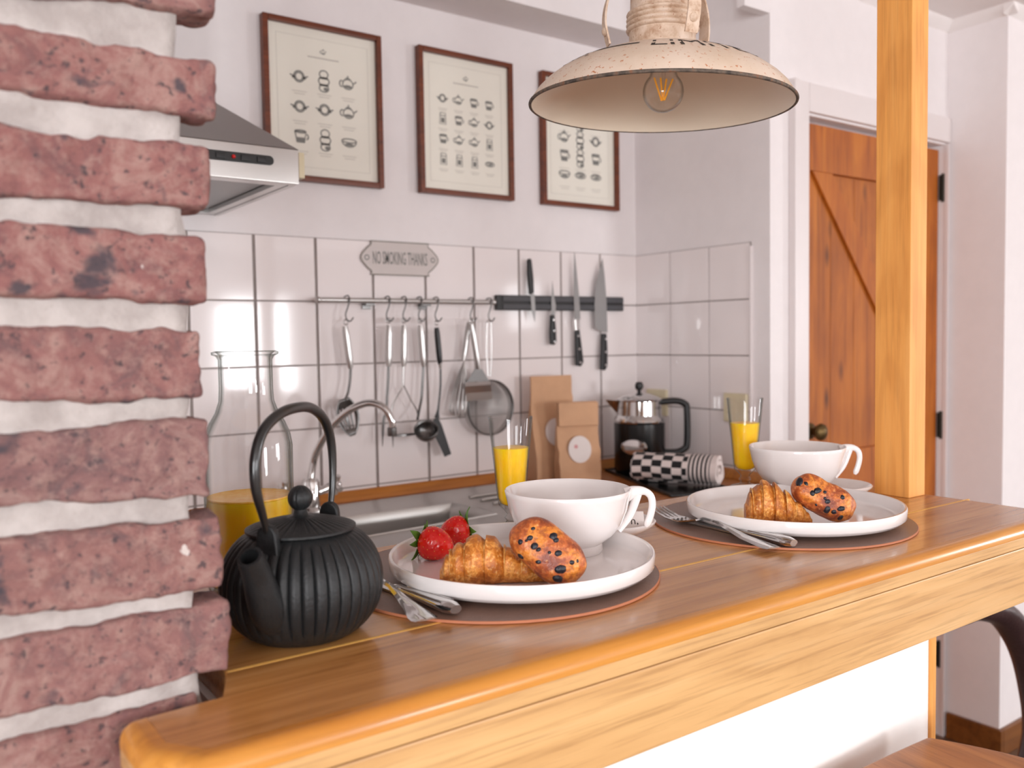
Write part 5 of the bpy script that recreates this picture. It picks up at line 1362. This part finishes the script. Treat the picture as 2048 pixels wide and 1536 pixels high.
# ------------------------------------------------------------------ strawberries
def strawberry(c, axis, R, L_, label, seed):
    """axis points from calyx to tip"""
    A = Vector(axis).normalized(); c = Vector(c)
    prof = [(0.0, 0.0), (0.35, 0.0), (0.72, 0.05), (0.95, 0.18), (1.0, 0.34), (0.93, 0.52), (0.75, 0.72), (0.48, 0.88), (0.22, 0.97), (0.0, 1.0)]
    pr = [(p.x*R, p.y*L_) for p in spline([(a, b, 0) for a, b in prof], 4)]
    pr = [(max(0, a), b) for a, b in pr]; pr[0] = (0, 0); pr[-1] = (0, L_)
    Mx = frame_from(A)
    v, f = xf(lathe(pr, 36), Mx)
    low = min(p[2] for p in v)
    base = Vector((c.x, c.y, ZP+0.0004)); off = Vector((0, 0, -low)) - Vector((A.x, A.y, 0))*L_*0.45
    T = thing('strawberry', label, 'strawberry', tuple(base), 0, 'strawberries on the plate')
    v = [tuple(Vector(p)+off) for p in v]
    obj('fruit', (v, f), M['berry'], T, smooth=180)
    sd = []; rn = random.Random(seed)
    for i in range(1, 9):
        u = i/9.5; j = int(u*(len(pr)-1)); r, z_ = pr[j]
        m = max(3, int(r/R*12))
        for k in range(m):
            a = 2*pi*(k+0.5*(i % 2))/m + rn.uniform(-.1, .1)
            sd.append(ball((r*1.0*math.cos(a), r*1.0*math.sin(a), z_), 0.00055, 6, 4))
    so = obj('seeds', ([tuple(Vector(p)+off) for p in xf(join(*sd), Mx)[0]], join(*sd)[1]), M['seed'], T, smooth=180, fixn=False); so['kind'] = 'stuff'
    for k in range(8):
        a = 2*pi*k/8 + rn.uniform(-.2, .2); ln = R*rn.uniform(0.95, 1.35); wd = R*0.25; cu = rn.uniform(-0.35, 0.35)
        V = []
        for i in range(6):
            u = i/5; w_ = wd*math.sin(pi*(0.15+0.85*u))*(1 if u < 1 else 0)+0.0001; rr = R*0.10+ln*u; zz_ = -0.0012 + R*0.20*math.sin(pi*u*0.8) - R*cu*u*u - R*0.25*u
            for s in (-1, 0, 1): V.append((rr*math.cos(a)-s*w_*math.sin(a), rr*math.sin(a)+s*w_*math.cos(a), zz_-(0.0006 if s == 0 else 0)))
        F = []
        for i in range(5):
            for s in range(2): q = i*3+s; F.append((q, q+1, q+4, q+3))
        vv, ff = xf((V, F), Mx); lf = obj('leaf', ([tuple(Vector(p)+off) for p in vv], ff), M['leaf'], T, smooth=180)
        md = lf.modifiers.new('thick', 'SOLIDIFY'); md.thickness = 0.0004
    return T
sc1 = at_z(872, 1121, ZP); strawberry(sc1, scr(0.80, -0.05, -0.30)+Vector((0, 0, -0.10)), 0.0178, 0.037, 'large strawberry with its leaves turned away from the croissant', 1)
sc2 = at_z(910, 1091, ZP); strawberry(sc2, scr(-0.80, 0.0, -0.35)+Vector((0, 0, -0.18)), 0.0165, 0.034, 'strawberry tucked behind another, leaves next to the croissant', 2)

# ------------------------------------------------------------------ pendant lamp
LC = at_d(1321, 212, 1.145); RL = 0.170
lamp = thing('pendant_lamp', 'weathered cream enamel pendant lamp with stencilled lettering over the bar', 'pendant lamp', LC)
tilt_ax = RT.copy(); tilt_ax.z = 0; tilt_ax.normalize()
fwd = Vector((FW.x, FW.y, 0)).normalized()
LAMP_ROT = Matrix.Rotation(math.radians(2.0), 4, tilt_ax) @ Matrix.Rotation(math.radians(1.6), 4, fwd)
lamp.rotation_euler = LAMP_ROT.to_euler()
domep = [(0.1695, 0.002), (0.1665, 0.009), (0.160, 0.0195), (0.150, 0.0305), (0.136, 0.0420), (0.120, 0.0520), (0.103, 0.0600), (0.084, 0.0675), (0.066, 0.0730), (0.050, 0.0768), (0.0425, 0.0780)]
domep = [(r, z_*0.90) for r, z_ in domep]
obj('shade', lathe(domep, 96), M['enamel'], lamp, smooth=60)
obj('shade_lining', lathe([(r-0.0015 if r > 0.05 else r, z_-0.0022) for r, z_ in domep]+[(0.02, 0.0680), (0.0, 0.0680)], 96), M['shade_in'], lamp, smooth=60)
obj('rim', lathe([(RL+0.0018*math.cos(2*pi*k/10), 0.0008+0.0022*math.sin(2*pi*k/10)) for k in range(10)], 96, close=True), M['rustrim'], lamp, smooth=180)
neck = [(0.0425, 0.0705), (0.0425, 0.092)]
for k in range(4):
    z_ = 0.092+k*0.0062; neck += [(0.0430, z_), (0.0462, z_+0.0016), (0.0468, z_+0.0031), (0.0462, z_+0.0046), (0.0432, z_+0.0058)]
neck += [(0.0420, 0.1185), (0.0420, 0.205), (0.036, 0.225), (0.015, 0.235), (0.0, 0.236)]
obj('neck', lathe(neck, 64), M['neck'], lamp, smooth=45)
camdir = -fwd
for deg in (20, 124, -84):
    a = math.radians(deg); d = camdir*math.cos(a) + tilt_ax*math.sin(a); sd = Vector((-d.y, d.x, 0))
    cl = spline([tuple(d*r+Vector((0, 0, z_))) for r, z_ in ((0.070, 0.0735), (0.0735, 0.086), (0.0765, 0.102), (0.0745, 0.124), (0.066, 0.146), (0.052, 0.166), (0.043, 0.176))], 6)
    V, F = [], []
    for i, p in enumerate(cl):
        tn = (cl[min(i+1, len(cl)-1)]-cl[max(i-1, 0)]).normalized(); nn = sd.cross(tn).normalized()
        V += [tuple(p+sd*0.0088+nn*0.0012), tuple(p-sd*0.0088+nn*0.0012), tuple(p-sd*0.0088-nn*0.0012), tuple(p+sd*0.0088-nn*0.0012)]
    for i in range(len(cl)-1):
        for k in range(4): F.append((i*4+k, i*4+(k+1) % 4, i*4+4+(k+1) % 4, i*4+4+k))
    F.append((3, 2, 1, 0)); m = (len(cl)-1)*4; F.append((m, m+1, m+2, m+3))
    stp_ = obj('strap', (V, F), M['neck'], lamp, smooth=30)
    obj('rivet', xf(lathe([(0.0, 0.004), (0.003, 0.0034), (0.0055, 0.0012), (0.006, -0.001)], 16), Matrix.Translation(d*0.0755+Vector((0, 0, 0.090))) @ frame_from(d+Vector((0, 0, -0.25)))), M['neck'], stp_)
def dome_z(r):
    for (r0_, z0_), (r1_, z1_) in zip(domep, domep[1:]):
        if r1_ <= r <= r0_: return lerp(z0_, z1_, (r0_-r)/(r0_-r1_))
    return 0.070
def stencil(s, az, r_out, size, spread):
    tv = text_vf(s, size)
    V = []
    for x, y, _ in tv[0]:
        r = r_out - y; a = math.radians(az) + x*spread/r_out
        d = camdir*math.cos(a) + tilt_ax*math.sin(a); V.append(tuple(d*r + Vector((0, 0, dome_z(r)+0.0006))))
    obj('stencil_lettering', (V, tv[1]), M['stencil'], lamp, smooth=0, fixn=False)
stencil('LIMITED', 20, 0.134, 0.036, 1.3); stencil('RY.', -62, 0.136, 0.036, 1.2)
arcv = []
for k in range(13):
    a = math.radians(lerp(-52, -22, k/12)); d = camdir*math.cos(a)+tilt_ax*math.sin(a)
    for r in (0.122, 0.116): arcv.append(tuple(d*r+Vector((0, 0, dome_z(r)+0.0006))))
obj('stencil_bar', (arcv, [(2*k, 2*k+1, 2*k+3, 2*k+2) for k in range(12)]), M['cablegrey'], lamp, smooth=0, fixn=False)
bulb_c = Vector((0, 0, 0.018))
bl = obj('light_bulb', lathe([(0.0, -0.0265)]+[(0.0265*math.sin(pi*k/16), -0.0265*math.cos(pi*k/16)) for k in range(1, 13)]+[(0.0145, 0.030), (0.0135, 0.036)], 40), M['bulb'], lamp, smooth=180)
bl.location = tuple(bulb_c+tilt_ax*0.003)
md = bl.modifiers.new('thick', 'SOLIDIFY'); md.thickness = 0.0008
obj('bulb_cap', lathe([(0.0138, 0.034), (0.0142, 0.040), (0.0142, 0.058), (0.0, 0.058)], 24), M['steel'], bl)
for sx, ang in ((-1, 1), (-0.35, 1), (0.35, -1), (1, -1)):
    p0 = tilt_ax*(sx*0.0045*0.55+0.001*ang) + fwd*(0.002*ang) + Vector((0, 0, -0.011)); p1 = tilt_ax*(sx*0.0125) - fwd*(0.003*ang) + Vector((0, 0, 0.017))
    obj('filament', tube([p0, p1], 0.0011, 8), M['filament'], bl)
obj('stem', tube([(0, 0, 0.034), (0, 0, 0.018), tuple(Vector((0, 0, -0.012)))], [0.004, 0.002, 0.0008], 10), M['bulb'], bl)
obj('cord', tube([(0, 0, 0.236), (0, 0, CEIL-LC.z-0.03)], 0.0035, 10), M['cablegrey'], lamp)
obj('ceiling_rose', xf(lathe([(0.0, -0.03), (0.02, -0.028), (0.045, -0.012), (0.05, -0.001), (0.0, -0.001)], 32), Matrix.Translation((0, 0, CEIL-LC.z-0.004))), M['neck'], lamp)

# ------------------------------------------------------------------ bar stool and leather chair
SZ = ZC-0.53
stl = thing('bar_stool', 'wooden bar stool with a scooped plank seat tucked under the oak bar', 'bar stool', (0.93, 0.42, 0))
def seat_vf():
    V, F = [], []; n = 24
    x0, x1, y0, y1 = -0.175, 0.168, -0.185, 0.186
    for i in range(n+1):
        for j in range(n+1):
            u, v = i/n*2-1, j/n*2-1
            x = lerp(x0, x1, i/n); y = lerp(y0, y1, j/n)
            x += 0.05*(1-v*v)*(1 if u > 0 else -1)*abs(u) ; y += 0.012*(1-u*u)*(1 if v > 0 else -1)*abs(v)
            z_ = SZ - 0.014*max(0, 1-u*u)*max(0, 1-v*v*0.6)
            V.append((x, y, z_))
    m = len(V)
    for p in list(V): V.append((p[0], p[1], SZ-0.035))
    for i in range(n):
        for j in range(n):
            a = i*(n+1)+j; F.append((a, a+n+1, a+n+2, a+1)); F.append((m+a, m+a+1, m+a+n+2, m+a+n+1))
    for i in range(n):
        for a, b in ((i, i+1), (n*(n+1)+i+1, n*(n+1)+i), ((i+1)*(n+1), i*(n+1)), (i*(n+1)+n, (i+1)*(n+1)+n)): F.append((a, b, m+b, m+a))
    return V, F
obj('seat', seat_vf(), M['stool'], stl, bevel=0.004, smooth=50)
for sx in (-1, 1):
    for sy in (-1, 1): obj('leg', tube([(sx*0.13, sy*0.13, SZ-0.034), (sx*0.175, sy*0.19, 0.001)], [0.02, 0.016], 14), M['stool'], stl)
for sx in (-1, 1): obj('footrest', tube([(sx*0.162, -0.172, 0.25), (sx*0.162, 0.172, 0.25)], 0.011, 10), M['stool'], stl)
for sy in (-1, 1): obj('footrest', tube([(-0.158, sy*0.168, 0.30), (0.158, sy*0.168, 0.30)], 0.011, 10), M['stool'], stl)

YA = 0.86
arm_px = [(1905, 1225), (1950, 1213), (2008, 1232), (2052, 1305), (2074, 1400), (2078, 1470), (2066, 1540), (2060, 1600)]
ap = [at_y(x, y, YA) for x, y in arm_px]
ax_ = ap[-1].x
ch = thing('leather_chair', 'dark brown leather chair with a curved arm standing beyond the bar', 'chair', (ax_, YA-0.2, 0))
cb = ch.location
ap = [Vector((ap[0].x-0.10, YA, ap[0].z+0.01))]+ap+[Vector((ax_-0.01, YA, ap[-1].z-0.10))]
pts = spline(ap, 6); n = len(pts)
obj('arm', tube(pts, 0.034, 16, flat=0.8), M['leather'], ch, base=cb)
pts2 = [p+Vector((0.0, 0.5-0.0, 0)) if False else p+Vector((0.25, 0.42, 0)) for p in pts]
obj('arm', tube([p+Vector((0.0, -0.46, 0)) for p in pts], 0.034, 16, flat=0.8), M['leather'], ch, base=cb)
zs0 = ap[-1].z
obj('seat', box(ax_-0.04, ax_+0.42, YA-0.42, YA-0.04, zs0-0.10, zs0-0.01), M['leather'], ch, base=cb, bevel=0.03, bseg=4)
obj('backrest', box(ax_+0.36, ax_+0.44, YA-0.46, YA, zs0-0.02, zs0+0.45), M['leather'], ch, base=cb, bevel=0.03, bseg=4)
for dx in (0.0, 0.38):
    for dy in (-0.44, -0.02): obj('leg', tube([(ax_+dx, YA+dy, zs0-0.05), (ax_+dx, YA+dy, 0.001)], [0.022, 0.014], 12), M['legwood'], ch, base=cb)
